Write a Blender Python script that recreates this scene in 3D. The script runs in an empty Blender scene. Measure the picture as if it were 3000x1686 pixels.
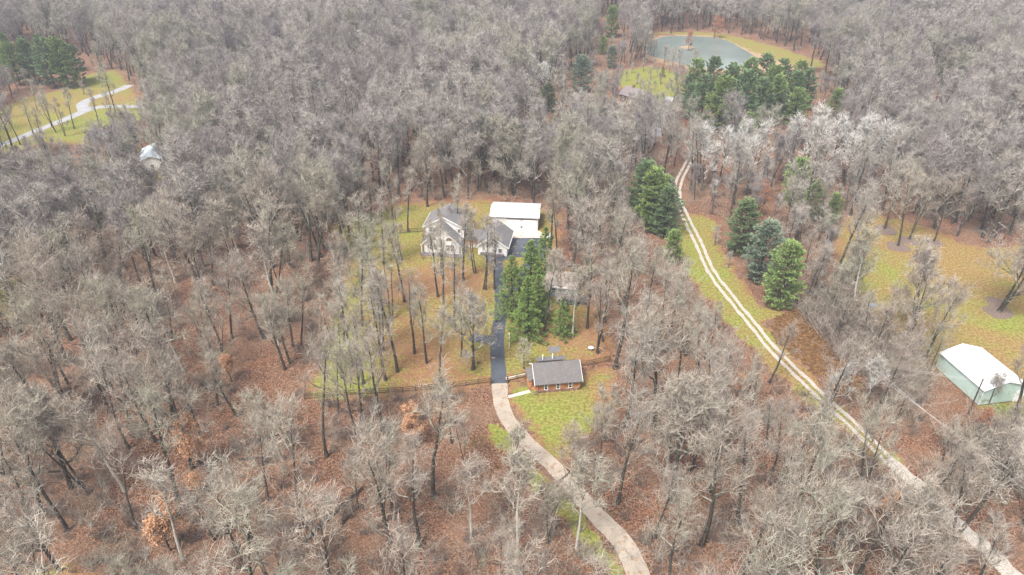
import bpy, math, random
import numpy as np
from mathutils import Vector, Matrix

# ------------------------------------------------------------------ camera, sky, sun, exposure
scene = bpy.context.scene
C = scene.collection
CAM_H, PITCH, FPX = 90.0, math.radians(31.0), 2100.0      # height, pitch below horizon, focal length in photo pixels
cam_data = bpy.data.cameras.new('camera')
cam = bpy.data.objects.new('camera', cam_data)
C.objects.link(cam)
cam.location = (0, 0, CAM_H)
cam.rotation_euler = (math.pi / 2 - PITCH, 0, 0)
cam_data.sensor_width = 36.0
cam_data.lens = 36.0 * FPX / 3000.0
cam_data.clip_start = 0.5
cam_data.clip_end = 12000
scene.camera = cam

SUN_EL, SUN_AZ = math.radians(58), math.radians(215)      # azimuth clockwise from +Y
world = bpy.data.worlds.new('World')
scene.world = world
world.use_nodes = True
wn = world.node_tree
wn.nodes.clear()
sky = wn.nodes.new('ShaderNodeTexSky')
sky.sky_type = 'NISHITA'
sky.sun_disc = False
sky.sun_elevation = SUN_EL
sky.sun_rotation = SUN_AZ
sky.air_density = 1.0
sky.dust_density = 4.0
sky.ozone_density = 1.0
hs = wn.nodes.new('ShaderNodeHueSaturation')
hs.inputs['Saturation'].default_value = 0.32
bgn = wn.nodes.new('ShaderNodeBackground')
bgn.inputs['Strength'].default_value = 0.075
wo = wn.nodes.new('ShaderNodeOutputWorld')
wn.links.new(sky.outputs[0], hs.inputs['Color'])
wn.links.new(hs.outputs[0], bgn.inputs['Color'])
wn.links.new(bgn.outputs[0], wo.inputs['Surface'])

sun_data = bpy.data.lights.new('sun', 'SUN')
sun_data.energy = 1.5
sun_data.angle = math.radians(18)
sun_data.color = (1.0, 0.96, 0.90)
sun = bpy.data.objects.new('sun', sun_data)
C.objects.link(sun)
sd = Vector((math.sin(SUN_AZ) * math.cos(SUN_EL), math.cos(SUN_AZ) * math.cos(SUN_EL), math.sin(SUN_EL)))
sun.rotation_euler = (-sd).to_track_quat('-Z', 'Y').to_euler()
scene.view_settings.view_transform = 'Standard'
scene.view_settings.look = 'None'
scene.view_settings.gamma = 1.0
scene.view_settings.exposure = 1.74
scene.cycles.max_bounces = 5
scene.cycles.diffuse_bounces = 2
scene.cycles.glossy_bounces = 2
scene.cycles.volume_bounces = 0
scene.cycles.use_denoising = True
scene.cycles.denoiser = 'OPENIMAGEDENOISE'
scene.cycles.denoising_input_passes = 'RGB_ALBEDO_NORMAL'
scene.cycles.denoising_prefilter = 'NONE'

# ------------------------------------------------------------------ picture <-> ground
cp, sp = math.cos(PITCH), math.sin(PITCH)
def G(px, py, z=0.0):
    a = (px - 1500) / FPX; b = -(py - 843) / FPX
    d = (a, cp + b * sp, -sp + b * cp)
    t = (CAM_H - z) / -d[2]
    return (d[0] * t, d[1] * t)
def PX(x, y, z=0.0):
    zz = z - CAM_H
    dep = y * cp - zz * sp
    up = y * sp + zz * cp
    return (1500 + FPX * x / dep, 843 - FPX * up / dep)

# ------------------------------------------------------------------ helpers
def tag(o, label=None, cat=None, group=None, kind=None):
    if label: o['label'] = label
    if cat: o['category'] = cat
    if group: o['group'] = group
    if kind: o['kind'] = kind
    return o
def empty(name, loc, rz=0.0, sc=1.0):
    o = bpy.data.objects.new(name, None)
    C.objects.link(o); o.location = loc; o.rotation_euler = (0, 0, rz); o.scale = (sc, sc, sc)
    o.empty_display_size = 0.2
    return o
def link(name, me, parent=None, loc=None, rot=None, sc=None):
    o = bpy.data.objects.new(name, me); C.objects.link(o)
    if parent: o.parent = parent
    if loc is not None: o.location = loc
    if rot is not None: o.rotation_euler = rot
    if sc is not None: o.scale = sc
    return o
def np_mesh(name, V, F, mats, attrs=None, mi=None, smooth=False):
    """V (n,3); F list of face index arrays, each (m,k)."""
    me = bpy.data.meshes.new(name)
    V = np.asarray(V, dtype=np.float32)
    tot = sum(f.size for f in F); nf = sum(len(f) for f in F)
    me.vertices.add(len(V)); me.vertices.foreach_set('co', V.ravel())
    me.loops.add(tot); me.polygons.add(nf)
    me.loops.foreach_set('vertex_index', np.concatenate([f.ravel() for f in F]).astype(np.int32))
    sizes = np.concatenate([np.full(len(f), f.shape[1]) for f in F])
    st = np.concatenate([[0], np.cumsum(sizes)[:-1]]).astype(np.int32)
    me.polygons.foreach_set('loop_start', st)
    if mi is not None: me.polygons.foreach_set('material_index', np.asarray(mi, dtype=np.int32))
    if smooth: me.polygons.foreach_set('use_smooth', np.ones(nf, dtype=bool))
    for m in (mats if isinstance(mats, (list, tuple)) else [mats]): me.materials.append(m)
    for k, a in (attrs or {}).items():
        at = me.attributes.new(k, 'FLOAT', 'POINT'); at.data.foreach_set('value', np.asarray(a, dtype=np.float32))
    me.update(calc_edges=True); me.validate()
    return me

class MB:
    """collects prisms, boxes and bars into one mesh"""
    def __init__(s): s.v = []; s.f = []
    def add(s, vs, fs):
        n = len(s.v); s.v += [tuple(v) for v in vs]; s.f += [tuple(i + n for i in f) for f in fs]; return s
    def box(s, x0, x1, y0, y1, z0, z1):
        return s.add([(x0,y0,z0),(x1,y0,z0),(x1,y1,z0),(x0,y1,z0),(x0,y0,z1),(x1,y0,z1),(x1,y1,z1),(x0,y1,z1)],
                     [(0,3,2,1),(4,5,6,7),(0,1,5,4),(1,2,6,5),(2,3,7,6),(3,0,4,7)])
    def prism(s, pts, d):
        """planar polygon pts extruded by vector d"""
        n = len(pts); q = [(p[0]+d[0], p[1]+d[1], p[2]+d[2]) for p in pts]
        return s.add(list(pts) + q, [tuple(range(n))[::-1], tuple(range(n, 2*n))] + [(i, (i+1) % n, n+(i+1) % n, n+i) for i in range(n)])
    def bar(s, a, b, r, r2=None, k=6, flat=1.0):
        a = Vector(a); b = Vector(b); r2 = r if r2 is None else r2
        d = (b - a).normalized(); u = d.orthogonal().normalized(); w = d.cross(u)
        vs = [a + (u*math.cos(t) + w*math.sin(t)*flat)*r for t in [i*2*math.pi/k for i in range(k)]]
        vs += [b + (u*math.cos(t) + w*math.sin(t)*flat)*r2 for t in [i*2*math.pi/k for i in range(k)]]
        return s.add(vs, [tuple(range(k))[::-1], tuple(range(k, 2*k))] + [(i, (i+1) % k, k+(i+1) % k, k+i) for i in range(k)])
    def beam(s, a, b, w, h):
        """rectangular bar from a to b, w wide sideways, h high"""
        a = Vector(a); b = Vector(b); d = (b - a).normalized()
        sd_ = d.cross(Vector((0, 0, 1)))
        sd_ = sd_.normalized() if sd_.length > 1e-4 else Vector((1, 0, 0))
        up = sd_.cross(d)
        q = [sd_*w/2*i + up*h/2*j for i, j in ((-1,-1),(1,-1),(1,1),(-1,1))]
        return s.add([a+p for p in q] + [b+p for p in q], [(3,2,1,0),(4,5,6,7),(0,1,5,4),(1,2,6,5),(2,3,7,6),(3,0,4,7)])
    def build(s, name, mat, parent=None, smooth=False):
        me = bpy.data.meshes.new(name)
        me.from_pydata([tuple(v) for v in s.v], [], s.f); me.materials.append(mat)
        if smooth:
            for p in me.polygons: p.use_smooth = True
        me.update()
        return link(name, me, parent)

# ------------------------------------------------------------------ materials
class NT:
    def __init__(s, name, rough=0.9, spec=0.2):
        s.m = bpy.data.materials.new(name); s.m.use_nodes = True
        s.t = s.m.node_tree; s.b = s.t.nodes['Principled BSDF']
        s.b.inputs['Roughness'].default_value = rough
        s.b.inputs['Specular IOR Level'].default_value = spec
        s.coord = None
    def n(s, typ, **kw):
        nd = s.t.nodes.new(typ)
        for k, v in kw.items():
            if hasattr(nd, k): setattr(nd, k, v)
        return nd
    def l(s, a, b): s.t.links.new(a, b)
    def co(s, obj=False):
        if s.coord is None: s.coord = s.n('ShaderNodeTexCoord')
        return s.coord.outputs['Object' if obj else 'Object']
    def pos(s): return s.n('ShaderNodeNewGeometry').outputs['Position']
    def noise(s, scale, detail=4, rough=0.6, vec=None, stretch=None):
        nd = s.n('ShaderNodeTexNoise'); nd.inputs['Scale'].default_value = scale
        nd.inputs['Detail'].default_value = detail; nd.inputs['Roughness'].default_value = rough
        v = vec if vec is not None else s.pos()
        if stretch:
            mp = s.n('ShaderNodeMapping'); mp.inputs['Scale'].default_value = stretch
            s.l(v, mp.inputs['Vector']); v = mp.outputs[0]
        s.l(v, nd.inputs['Vector']); return nd.outputs['Fac']
    def voro(s, scale, feature='F1', out='Color', vec=None):
        nd = s.n('ShaderNodeTexVoronoi'); nd.feature = feature; nd.inputs['Scale'].default_value = scale
        s.l(vec if vec is not None else s.pos(), nd.inputs['Vector']); return nd.outputs[out]
    def ramp(s, fac, stops, interp='LINEAR'):
        nd = s.n('ShaderNodeValToRGB'); nd.color_ramp.interpolation = interp
        e = nd.color_ramp.elements
        while len(e) < len(stops): e.new(0.5)
        for i, (p, c) in enumerate(stops):
            e[i].position = p
            e[i].color = (*c, 1) if isinstance(c, (tuple, list)) else (c, c, c, 1)
        s.l(fac, nd.inputs[0]); return nd.outputs[0]
    def mix(s, fac, a, b, mode='MIX'):
        nd = s.n('ShaderNodeMix'); nd.data_type = 'RGBA'; nd.blend_type = mode
        for val, sock in ((fac, nd.inputs[0]), (a, nd.inputs[6]), (b, nd.inputs[7])):
            if hasattr(val, 'node'): s.l(val, sock)
            elif isinstance(val, (int, float)): sock.default_value = val if sock.type == 'VALUE' else (val, val, val, 1)
            else: sock.default_value = (*val, 1)
        return nd.outputs[2]
    def math(s, op, a, b=0.0, clamp=False):
        nd = s.n('ShaderNodeMath'); nd.operation = op; nd.use_clamp = clamp
        for val, sock in ((a, nd.inputs[0]), (b, nd.inputs[1])):
            if hasattr(val, 'node'): s.l(val, sock)
            else: sock.default_value = val
        return nd.outputs[0]
    def attr(s, name):
        nd = s.n('ShaderNodeAttribute'); nd.attribute_name = name; return nd.outputs['Fac']
    def rnd(s): return s.n('ShaderNodeObjectInfo').outputs['Random']
    def bump(s, h, strength=0.5, dist=0.1):
        nd = s.n('ShaderNodeBump'); nd.inputs['Strength'].default_value = strength; nd.inputs['Distance'].default_value = dist
        s.l(h, nd.inputs['Height']); s.l(nd.outputs[0], s.b.inputs['Normal'])
    def out(s, col):
        if hasattr(col, 'node'): s.l(col, s.b.inputs['Base Color'])
        else: s.b.inputs['Base Color'].default_value = (*col, 1)
        return s.m

def m_plain(name, col, rough=0.7, spec=0.3, var=0.15, scale=1.5, metal=0.0):
    n = NT(name, rough, spec)
    f = n.noise(scale, 5, 0.65, vec=n.co())
    n.b.inputs['Metallic'].default_value = metal
    return n.out(n.mix(f, tuple(c*(1-var*1.6) for c in col), tuple(min(1, c*(1+var*1.2)) for c in col)))

LEAF_D, LEAF_M, LEAF_L = (0.022, 0.012, 0.008), (0.12, 0.058, 0.036), (0.46, 0.27, 0.17)
def leaf_col(n):
    """fallen oak leaves: small flecks over larger drifts"""
    fl = n.voro(5.0, out='Color'); sep = n.n('ShaderNodeSeparateColor'); n.l(fl, sep.inputs[0])
    small = n.noise(4.2, 6, 0.75)
    v = n.math('ADD', n.math('MULTIPLY', sep.outputs[0], 0.42), n.math('MULTIPLY', small, 0.72))
    c = n.ramp(v, [(0.28, LEAF_D), (0.50, LEAF_M), (0.66, (0.235, 0.125, 0.078)), (0.84, LEAF_L)])
    drift = n.noise(0.09, 5, 0.6)
    c2 = n.mix(n.ramp(drift, [(0.42, 0.0), (0.62, 1.0)]), c, n.mix(0.45, c, (0.27, 0.18, 0.125)))
    rusty = n.noise(0.23, 4, 0.6)
    return n.mix(n.ramp(rusty, [(0.52, 0.0), (0.72, 0.55)]), c2, n.mix(0.6, c, (0.30, 0.12, 0.055))), small
def m_ground():
    n = NT('leaf_litter', 0.95, 0.1)
    c, h = leaf_col(n)
    # far forest floor is greyer with twigs and dead stalks
    tw = n.noise(5.0, 5, 0.7, stretch=(1, 0.35, 1))
    c = n.mix(n.ramp(tw, [(0.56, 0.0), (0.66, 0.75)]), c, (0.30, 0.25, 0.21))
    moss = n.noise(0.07, 4, 0.65)
    c = n.mix(n.ramp(moss, [(0.62, 0.0), (0.74, 0.5)]), c, (0.13, 0.13, 0.05))
    n.bump(h, 0.9, 0.25)
    return n.out(c)
def m_lawn():
    n = NT('winter_grass', 0.95, 0.1)
    c, h = leaf_col(n)
    fine = n.noise(1.7, 6, 0.72); mid = n.noise(0.16, 5, 0.6)
    green = n.mix(n.ramp(fine, [(0.3, 0.0), (0.7, 1.0)]), (0.055, 0.066, 0.010), (0.34, 0.36, 0.085))
    ochre = n.mix(n.ramp(fine, [(0.3, 0.0), (0.7, 1.0)]), (0.085, 0.050, 0.016), (0.41, 0.28, 0.115))
    g = n.math('ADD', n.attr('green'), n.math('MULTIPLY', n.math('SUBTRACT', mid, 0.5), 2.2), clamp=True)
    col = n.mix(g, ochre, green)
    lf = n.math('ADD', n.attr('leaf'), n.math('MULTIPLY', n.math('SUBTRACT', n.noise(0.5, 6, 0.75), 0.5), 2.4))
    col = n.mix(n.ramp(lf, [(0.42, 0.0), (0.70, 0.85)]), col, n.mix(0.35, c, (0.32, 0.15, 0.065)))
    n.bump(fine, 0.6, 0.12)
    return n.out(col)
def m_brush():
    n = NT('dead_bracken', 0.95, 0.1)
    f = n.noise(1.1, 6, 0.75); f2 = n.noise(3.6, 3, 0.7)
    c = n.ramp(n.math('ADD', n.math('MULTIPLY', f, 0.7), n.math('MULTIPLY', f2, 0.3)), [(0.34, (0.035, 0.018, 0.01)), (0.5, (0.15, 0.08, 0.035)), (0.68, (0.42, 0.24, 0.10))])
    n.bump(f, 1.0, 0.5); return n.out(c)
def m_mulch():
    n = NT('mulch', 0.95, 0.1); f = n.noise(3, 5, 0.7)
    return n.out(n.ramp(f, [(0.3, (0.08, 0.055, 0.045)), (0.7, (0.28, 0.21, 0.17))]))
def m_concrete(name, base, joint=None):
    n = NT(name, 0.85, 0.25)
    a = n.noise(0.35, 5, 0.65); b = n.noise(4.0, 4, 0.7)
    c = n.mix(n.ramp(a, [(0.3, 0.0), (0.7, 1.0)]), tuple(x*0.82 for x in base), tuple(min(1, x*1.15) for x in base))
    c = n.mix(n.ramp(b, [(0.35, 0.35), (0.65, 0.0)]), c, tuple(x*0.55 for x in base))
    lf = n.voro(2.2, out='Color'); sep = n.n('ShaderNodeSeparateColor'); n.l(lf, sep.inputs[0])
    c = n.mix(n.ramp(sep.outputs[1], [(0.93, 0.0), (0.95, 0.7)]), c, (0.30, 0.17, 0.09))
    if joint:
        j = n.math('FRACT', n.attr('along'), 0)
        c = n.mix(n.ramp(j, [(0.0, 0.4), (0.02, 0.4), (0.035, 0.0)]), c, tuple(x*0.4 for x in base))
        cr = n.voro(0.22, 'DISTANCE_TO_EDGE', 'Distance')
        c = n.mix(n.ramp(cr, [(0.0, 0.6), (0.012, 0.0)]), c, tuple(x*0.35 for x in base))
    n.bump(b, 0.3, 0.03)
    return n.out(c)
def m_asphalt():
    n = NT('asphalt', 0.62, 0.5)
    a = n.noise(0.25, 4, 0.6); b = n.noise(6, 4, 0.7)
    c = n.mix(n.ramp(a, [(0.35, 0.0), (0.65, 1.0)]), (0.028, 0.034, 0.046), (0.075, 0.085, 0.105))
    c = n.mix(n.ramp(b, [(0.4, 0.0), (0.7, 0.4)]), c, (0.13, 0.14, 0.16))
    lf = n.voro(1.6, out='Color'); sep = n.n('ShaderNodeSeparateColor'); n.l(lf, sep.inputs[0])
    c = n.mix(n.ramp(sep.outputs[1], [(0.965, 0.0), (0.975, 0.9)]), c, (0.30, 0.22, 0.16))
    n.l(n.ramp(n.noise(0.4, 3, 0.6), [(0.35, 0.38), (0.7, 0.75)]), n.b.inputs['Roughness'])
    return n.out(c)
def m_gravel():
    n = NT('gravel', 0.95, 0.15)
    a = n.noise(5, 5, 0.75); b = n.noise(0.5, 4, 0.6)
    c = n.ramp(a, [(0.3, (0.20, 0.16, 0.13)), (0.48, (0.40, 0.36, 0.315)), (0.7, (0.62, 0.58, 0.53))])
    c = n.mix(n.ramp(b, [(0.55, 0.0), (0.75, 0.5)]), c, (0.22, 0.17, 0.11))
    return n.out(c)
def m_water():
    n = NT('pond_water', 0.12, 1.0)
    r = n.noise(0.9, 3, 0.5, stretch=(0.5, 1.6, 1))
    n.bump(r, 0.04, 0.05)
    a = n.noise(0.05, 3, 0.5)
    return n.out(n.mix(a, (0.12, 0.155, 0.14), (0.25, 0.30, 0.28)))  # pale tones put part of the sky's reflection into the base colour
def m_shingle(name, base):
    n = NT(name, 0.9, 0.15)
    a = n.noise(14, 3, 0.6, vec=n.co()); b = n.noise(0.7, 4, 0.6, vec=n.co())
    c = n.ramp(a, [(0.35, tuple(x*0.6 for x in base)), (0.65, tuple(x*1.35 for x in base))])
    c = n.mix(n.ramp(b, [(0.4, 0.0), (0.7, 0.35)]), c, tuple(x*0.6 for x in base))
    # leaves blown on to the roof
    v = n.voro(5.5, out='Color', vec=n.co()); sep = n.n('ShaderNodeSeparateColor'); n.l(v, sep.inputs[0])
    c = n.mix(n.ramp(sep.outputs[0], [(0.95, 0.0), (0.97, 0.6)]), c, (0.34, 0.22, 0.14))
    w = n.n('ShaderNodeTexWave'); w.inputs['Scale'].default_value = 2.2; w.bands_direction = 'Z'; w.wave_profile = 'SAW'
    n.l(n.co(), w.inputs['Vector']); n.bump(w.outputs['Fac'], 0.35, 0.03)
    return n.out(c)
def m_ribbed(name, base, axis='X', scale=3.0, rough=0.4, leafy=0.0):
    n = NT(name, rough, 0.4)
    w = n.n('ShaderNodeTexWave'); w.inputs['Scale'].default_value = scale; w.bands_direction = axis; w.wave_profile = 'SIN'
    n.l(n.co(), w.inputs['Vector'])
    a = n.noise(0.6, 5, 0.65, vec=n.co())
    st = n.noise(1.5, 4, 0.7, vec=n.co(), stretch=(1, 1, 0.15))
    c = n.mix(n.ramp(a, [(0.3, 0.0), (0.7, 1.0)]), tuple(x*0.86 for x in base), tuple(min(1, x*1.05) for x in base))
    c = n.mix(n.ramp(w.outputs['Fac'], [(0.0, 0.35), (0.12, 0.0)]), c, tuple(x*0.72 for x in base))
    c = n.mix(n.ramp(st, [(0.55, 0.0), (0.75, 0.3)]), c, tuple(x*0.6 for x in base))
    if leafy:
        lf = n.noise(3.0, 5, 0.75, vec=n.co())
        c = n.mix(n.ramp(lf, [(0.60 - leafy*0.2, 0.0), (0.66 - leafy*0.2, 0.9)]), c, (0.36, 0.17, 0.08))
    n.bump(w.outputs['Fac'], 0.4, 0.04)
    return n.out(c)
def m_bark(name, dark, light, lich=(0.27, 0.29, 0.22)):
    n = NT(name, 0.95, 0.1)
    f = n.noise(1.6, 5, 0.7, vec=n.co(), stretch=(2.5, 2.5, 0.5))
    c = n.mix(n.ramp(f, [(0.35, 0.0), (0.7, 1.0)]), dark, light)
    l_ = n.noise(0.8, 4, 0.65, vec=n.co())
    c = n.mix(n.ramp(l_, [(0.56, 0.0), (0.68, 0.65)]), c, lich)
    return n.out(c)
def m_twig(name, cols, limb=(0.075, 0.068, 0.054), limb2=(0.38, 0.39, 0.32)):
    """cols: twig colours picked by the tree; thick limbs darker, mottled with lichen"""
    n = NT(name, 0.95, 0.08)
    r = n.rnd()
    k = len(cols)
    tw = n.ramp(r, [(i / max(1, k-1), c) for i, c in enumerate(cols)])
    reg = n.noise(0.012, 3, 0.5)
    tw = n.mix(n.ramp(reg, [(0.42, 0.0), (0.60, 0.45)]), tw, cols[-1])
    br = n.noise(0.9, 3, 0.6)
    tw = n.mix(n.ramp(br, [(0.36, 0.75), (0.58, 0.0)]), tw, (0.12, 0.10, 0.085))
    li = n.mix(n.ramp(n.noise(0.7, 3, 0.6), [(0.42, 0.0), (0.62, 1.0)]), limb, limb2)
    c = n.mix(n.ramp(n.attr('lv'), [(0.25, 0.0), (0.8, 1.0)]), li, tw)
    return n.out(c)
def m_needles(name, a, b, tip):
    n = NT(name, 0.8, 0.25)
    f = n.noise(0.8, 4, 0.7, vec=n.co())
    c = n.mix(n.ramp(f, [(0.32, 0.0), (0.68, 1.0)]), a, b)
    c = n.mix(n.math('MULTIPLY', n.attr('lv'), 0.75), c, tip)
    r = n.rnd()
    c = n.mix(n.math('MULTIPLY', r, 0.35), c, n.mix(0.5, a, (0.30, 0.30, 0.12)))
    return n.out(c)
def m_leaves(name, a, b):
    n = NT(name, 0.9, 0.1)
    return n.out(n.mix(n.noise(2.2, 3, 0.6), a, b))
def m_logs():
    n = NT('log_timber', 0.75, 0.25)
    f = n.noise(2.0, 5, 0.7, vec=n.co(), stretch=(0.3, 2, 2))
    return n.out(n.mix(n.ramp(f, [(0.35, 0.0), (0.65, 1.0)]), (0.26, 0.10, 0.045), (0.58, 0.29, 0.14)))
def m_stone():
    n = NT('field_stone', 0.95, 0.15)
    v = n.voro(2.6, out='Color', vec=n.co()); sep = n.n('ShaderNodeSeparateColor'); n.l(v, sep.inputs[0])
    e = n.voro(2.6, 'DISTANCE_TO_EDGE', 'Distance', vec=n.co())
    c = n.ramp(sep.outputs[0], [(0.0, (0.16, 0.08, 0.06)), (0.5, (0.28, 0.17, 0.12)), (1.0, (0.42, 0.33, 0.27))])
    return n.out(n.mix(n.ramp(e, [(0.0, 0.8), (0.06, 0.0)]), c, (0.10, 0.07, 0.06)))

M = dict(
    ground=m_ground(), lawn=m_lawn(), brush=m_brush(), mulch=m_mulch(),
    concrete=m_concrete('worn_concrete', (0.41, 0.345, 0.28), True), pad=m_concrete('pale_concrete', (0.60, 0.52, 0.44)),
    road=m_concrete('pale_road', (0.36, 0.36, 0.375)), asphalt=m_asphalt(), gravel=m_gravel(), water=m_water(),
    roof_grey=m_shingle('grey_shingles', (0.19, 0.185, 0.19)), roof_brown=m_shingle('brown_shingles', (0.165, 0.155, 0.155)),
    roof_dark=m_shingle('dark_shingles', (0.10, 0.095, 0.10)), roof_mauve=m_shingle('mauve_shingles', (0.22, 0.185, 0.19)),
    white_roof=m_ribbed('white_metal_roof', (0.66, 0.66, 0.68), 'X', 1.1), white_roof_y=m_ribbed('bright_metal_roof', (0.80, 0.80, 0.81), 'Y', 1.1),
    blue_roof=m_ribbed('pale_blue_metal_roof', (0.55, 0.62, 0.68), 'X', 1.1),
    white_wall=m_ribbed('white_siding', (0.80, 0.79, 0.77), 'Z', 2.0, 0.6), white_door=m_plain('white_door_paint', (0.86, 0.86, 0.86), var=0.05),
    white_steel=m_ribbed('white_steel_wall', (0.74, 0.73, 0.71), 'X', 1.6, 0.5),
    mint=m_ribbed('mint_steel', (0.54, 0.71, 0.65), 'X', 1.6, 0.5), mint_end=m_ribbed('mint_steel_end', (0.50, 0.66, 0.60), 'Y', 1.6, 0.5),
    trim=m_plain('white_trim', (0.82, 0.81, 0.79), var=0.06), glass=m_plain('window_glass', (0.03, 0.035, 0.045), 0.08, 0.6, 0.2),
    amber_glass=m_plain('warm_window', (0.16, 0.09, 0.05), 0.15, 0.5, 0.4),
    logs=m_logs(), stone=m_stone(), blue_wall=m_ribbed('blue_grey_siding', (0.27, 0.33, 0.37), 'Z', 2.0, 0.6),
    leafy_roof=m_ribbed('leaf_covered_roof', (0.33, 0.33, 0.34), 'X', 1.2, 0.7, leafy=0.55),
    deck=m_plain('weathered_deck', (0.17, 0.14, 0.15), 0.85, 0.2, 0.4, 3), teal=m_plain('teal_skirt', (0.05, 0.11, 0.11), 0.8, 0.2, 0.2),
    fence=m_plain('fence_timber', (0.14, 0.095, 0.055), 0.9, 0.1, 0.35, 3), pole=m_plain('pole_timber', (0.10, 0.075, 0.06), 0.9, 0.1, 0.3, 2),
    wire=m_plain('cable', (0.55, 0.54, 0.52), 0.5, 0.4, 0.05), brown_wall=m_plain('brown_siding', (0.18, 0.12, 0.09), 0.8, 0.2, 0.25, 2),
    bark=m_bark('grey_bark', (0.030, 0.025, 0.020), (0.115, 0.10, 0.08)), pale_bark=m_bark('pale_bark', (0.30, 0.28, 0.23), (0.62, 0.60, 0.52), (0.5, 0.52, 0.42)),
    twig=m_twig('grey_twigs', [(0.40, 0.335, 0.265), (0.56, 0.48, 0.39), (0.44, 0.43, 0.32), (0.62, 0.55, 0.465), (0.46, 0.37, 0.305), (0.52, 0.48, 0.415)]),
    far_a=m_twig('far_grey_twigs', [(0.44, 0.395, 0.34), (0.52, 0.475, 0.415)]), far_b=m_twig('far_olive_twigs', [(0.40, 0.385, 0.295), (0.48, 0.46, 0.37)]), far_c=m_twig('far_lilac_twigs', [(0.42, 0.375, 0.36), (0.37, 0.33, 0.315)]), far_d=m_twig('far_pale_twigs', [(0.58, 0.53, 0.475), (0.50, 0.455, 0.41)]),
    twig_white=m_twig('white_twigs', [(0.74, 0.71, 0.66), (0.82, 0.79, 0.74)], (0.62, 0.60, 0.55), (0.80, 0.78, 0.72)),
    shrub=m_twig('shrub_twigs', [(0.20, 0.155, 0.125), (0.30, 0.24, 0.20), (0.25, 0.17, 0.145)]),
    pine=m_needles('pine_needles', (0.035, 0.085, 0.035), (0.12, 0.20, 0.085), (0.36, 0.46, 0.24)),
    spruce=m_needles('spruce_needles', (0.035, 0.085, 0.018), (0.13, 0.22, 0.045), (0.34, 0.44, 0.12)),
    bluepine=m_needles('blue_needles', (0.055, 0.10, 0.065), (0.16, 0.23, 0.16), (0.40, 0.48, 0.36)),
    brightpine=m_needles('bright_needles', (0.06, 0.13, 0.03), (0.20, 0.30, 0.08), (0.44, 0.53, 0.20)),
    tan_leaf=m_leaves('tan_leaves', (0.42, 0.20, 0.10), (0.70, 0.43, 0.26)), rust_leaf=m_leaves('rust_leaves', (0.32, 0.13, 0.07), (0.52, 0.27, 0.17)),
    reed=m_leaves('reeds', (0.22, 0.14, 0.08), (0.44, 0.33, 0.21)), tank=m_plain('white_paint', (0.85, 0.85, 0.84), 0.35, 0.4, 0.04),
)

# ------------------------------------------------------------------ ground and sheets
def noise2(x, y, s=1.0, seed=0):
    x = np.asarray(x) / s + seed * 17.3; y = np.asarray(y) / s - seed * 9.1
    return (np.sin(x*1.7 + 1.3*np.sin(y*1.1)) + np.sin(y*2.3 + 1.7*np.sin(x*0.9 + 2)) + np.sin(x*3.9 - y*3.1)*0.5) / 2.5
def inside(px, py, poly):
    """vectorised point in polygon"""
    r = np.zeros(len(px), bool); n = len(poly)
    for i in range(n):
        x0, y0 = poly[i]; x1, y1 = poly[(i+1) % n]
        if y0 == y1: continue
        c = (y0 > py) != (y1 > py)
        r ^= c & (px < (x1-x0)*(py-y0)/(y1-y0) + x0)
    return r
def edge_dist(px, py, poly, closed=True):
    d = np.full(len(px), 1e9); n = len(poly)
    for i in range(n if closed else n-1):
        x0, y0 = poly[i]; x1, y1 = poly[(i+1) % n]
        L = (x1-x0)**2 + (y1-y0)**2 + 1e-9
        t = np.clip(((px-x0)*(x1-x0) + (py-y0)*(y1-y0)) / L, 0, 1)
        d = np.minimum(d, np.hypot(px-(x0+t*(x1-x0)), py-(y0+t*(y1-y0))))
    return d

gx = np.concatenate([[-6000, -2500, -1200], np.linspace(-650, 650, 40), [1200, 2500, 6000]])
gy = np.concatenate([[-1500, -400], np.linspace(-60, 900, 40), [1300, 2500, 5000, 9000]])
X, Y = np.meshgrid(gx, gy); nx, ny = len(gx), len(gy)
idx = np.arange(nx*ny).reshape(ny, nx)
Fq = np.stack([idx[:-1, :-1], idx[:-1, 1:], idx[1:, 1:], idx[1:, :-1]], -1).reshape(-1, 4)
tag(link('ground', np_mesh('ground', np.stack([X.ravel(), Y.ravel(), np.zeros(X.size)], 1), [Fq], M['ground'])), 'forest floor of fallen red-brown leaves under the bare trees', None, None, 'structure')

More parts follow.
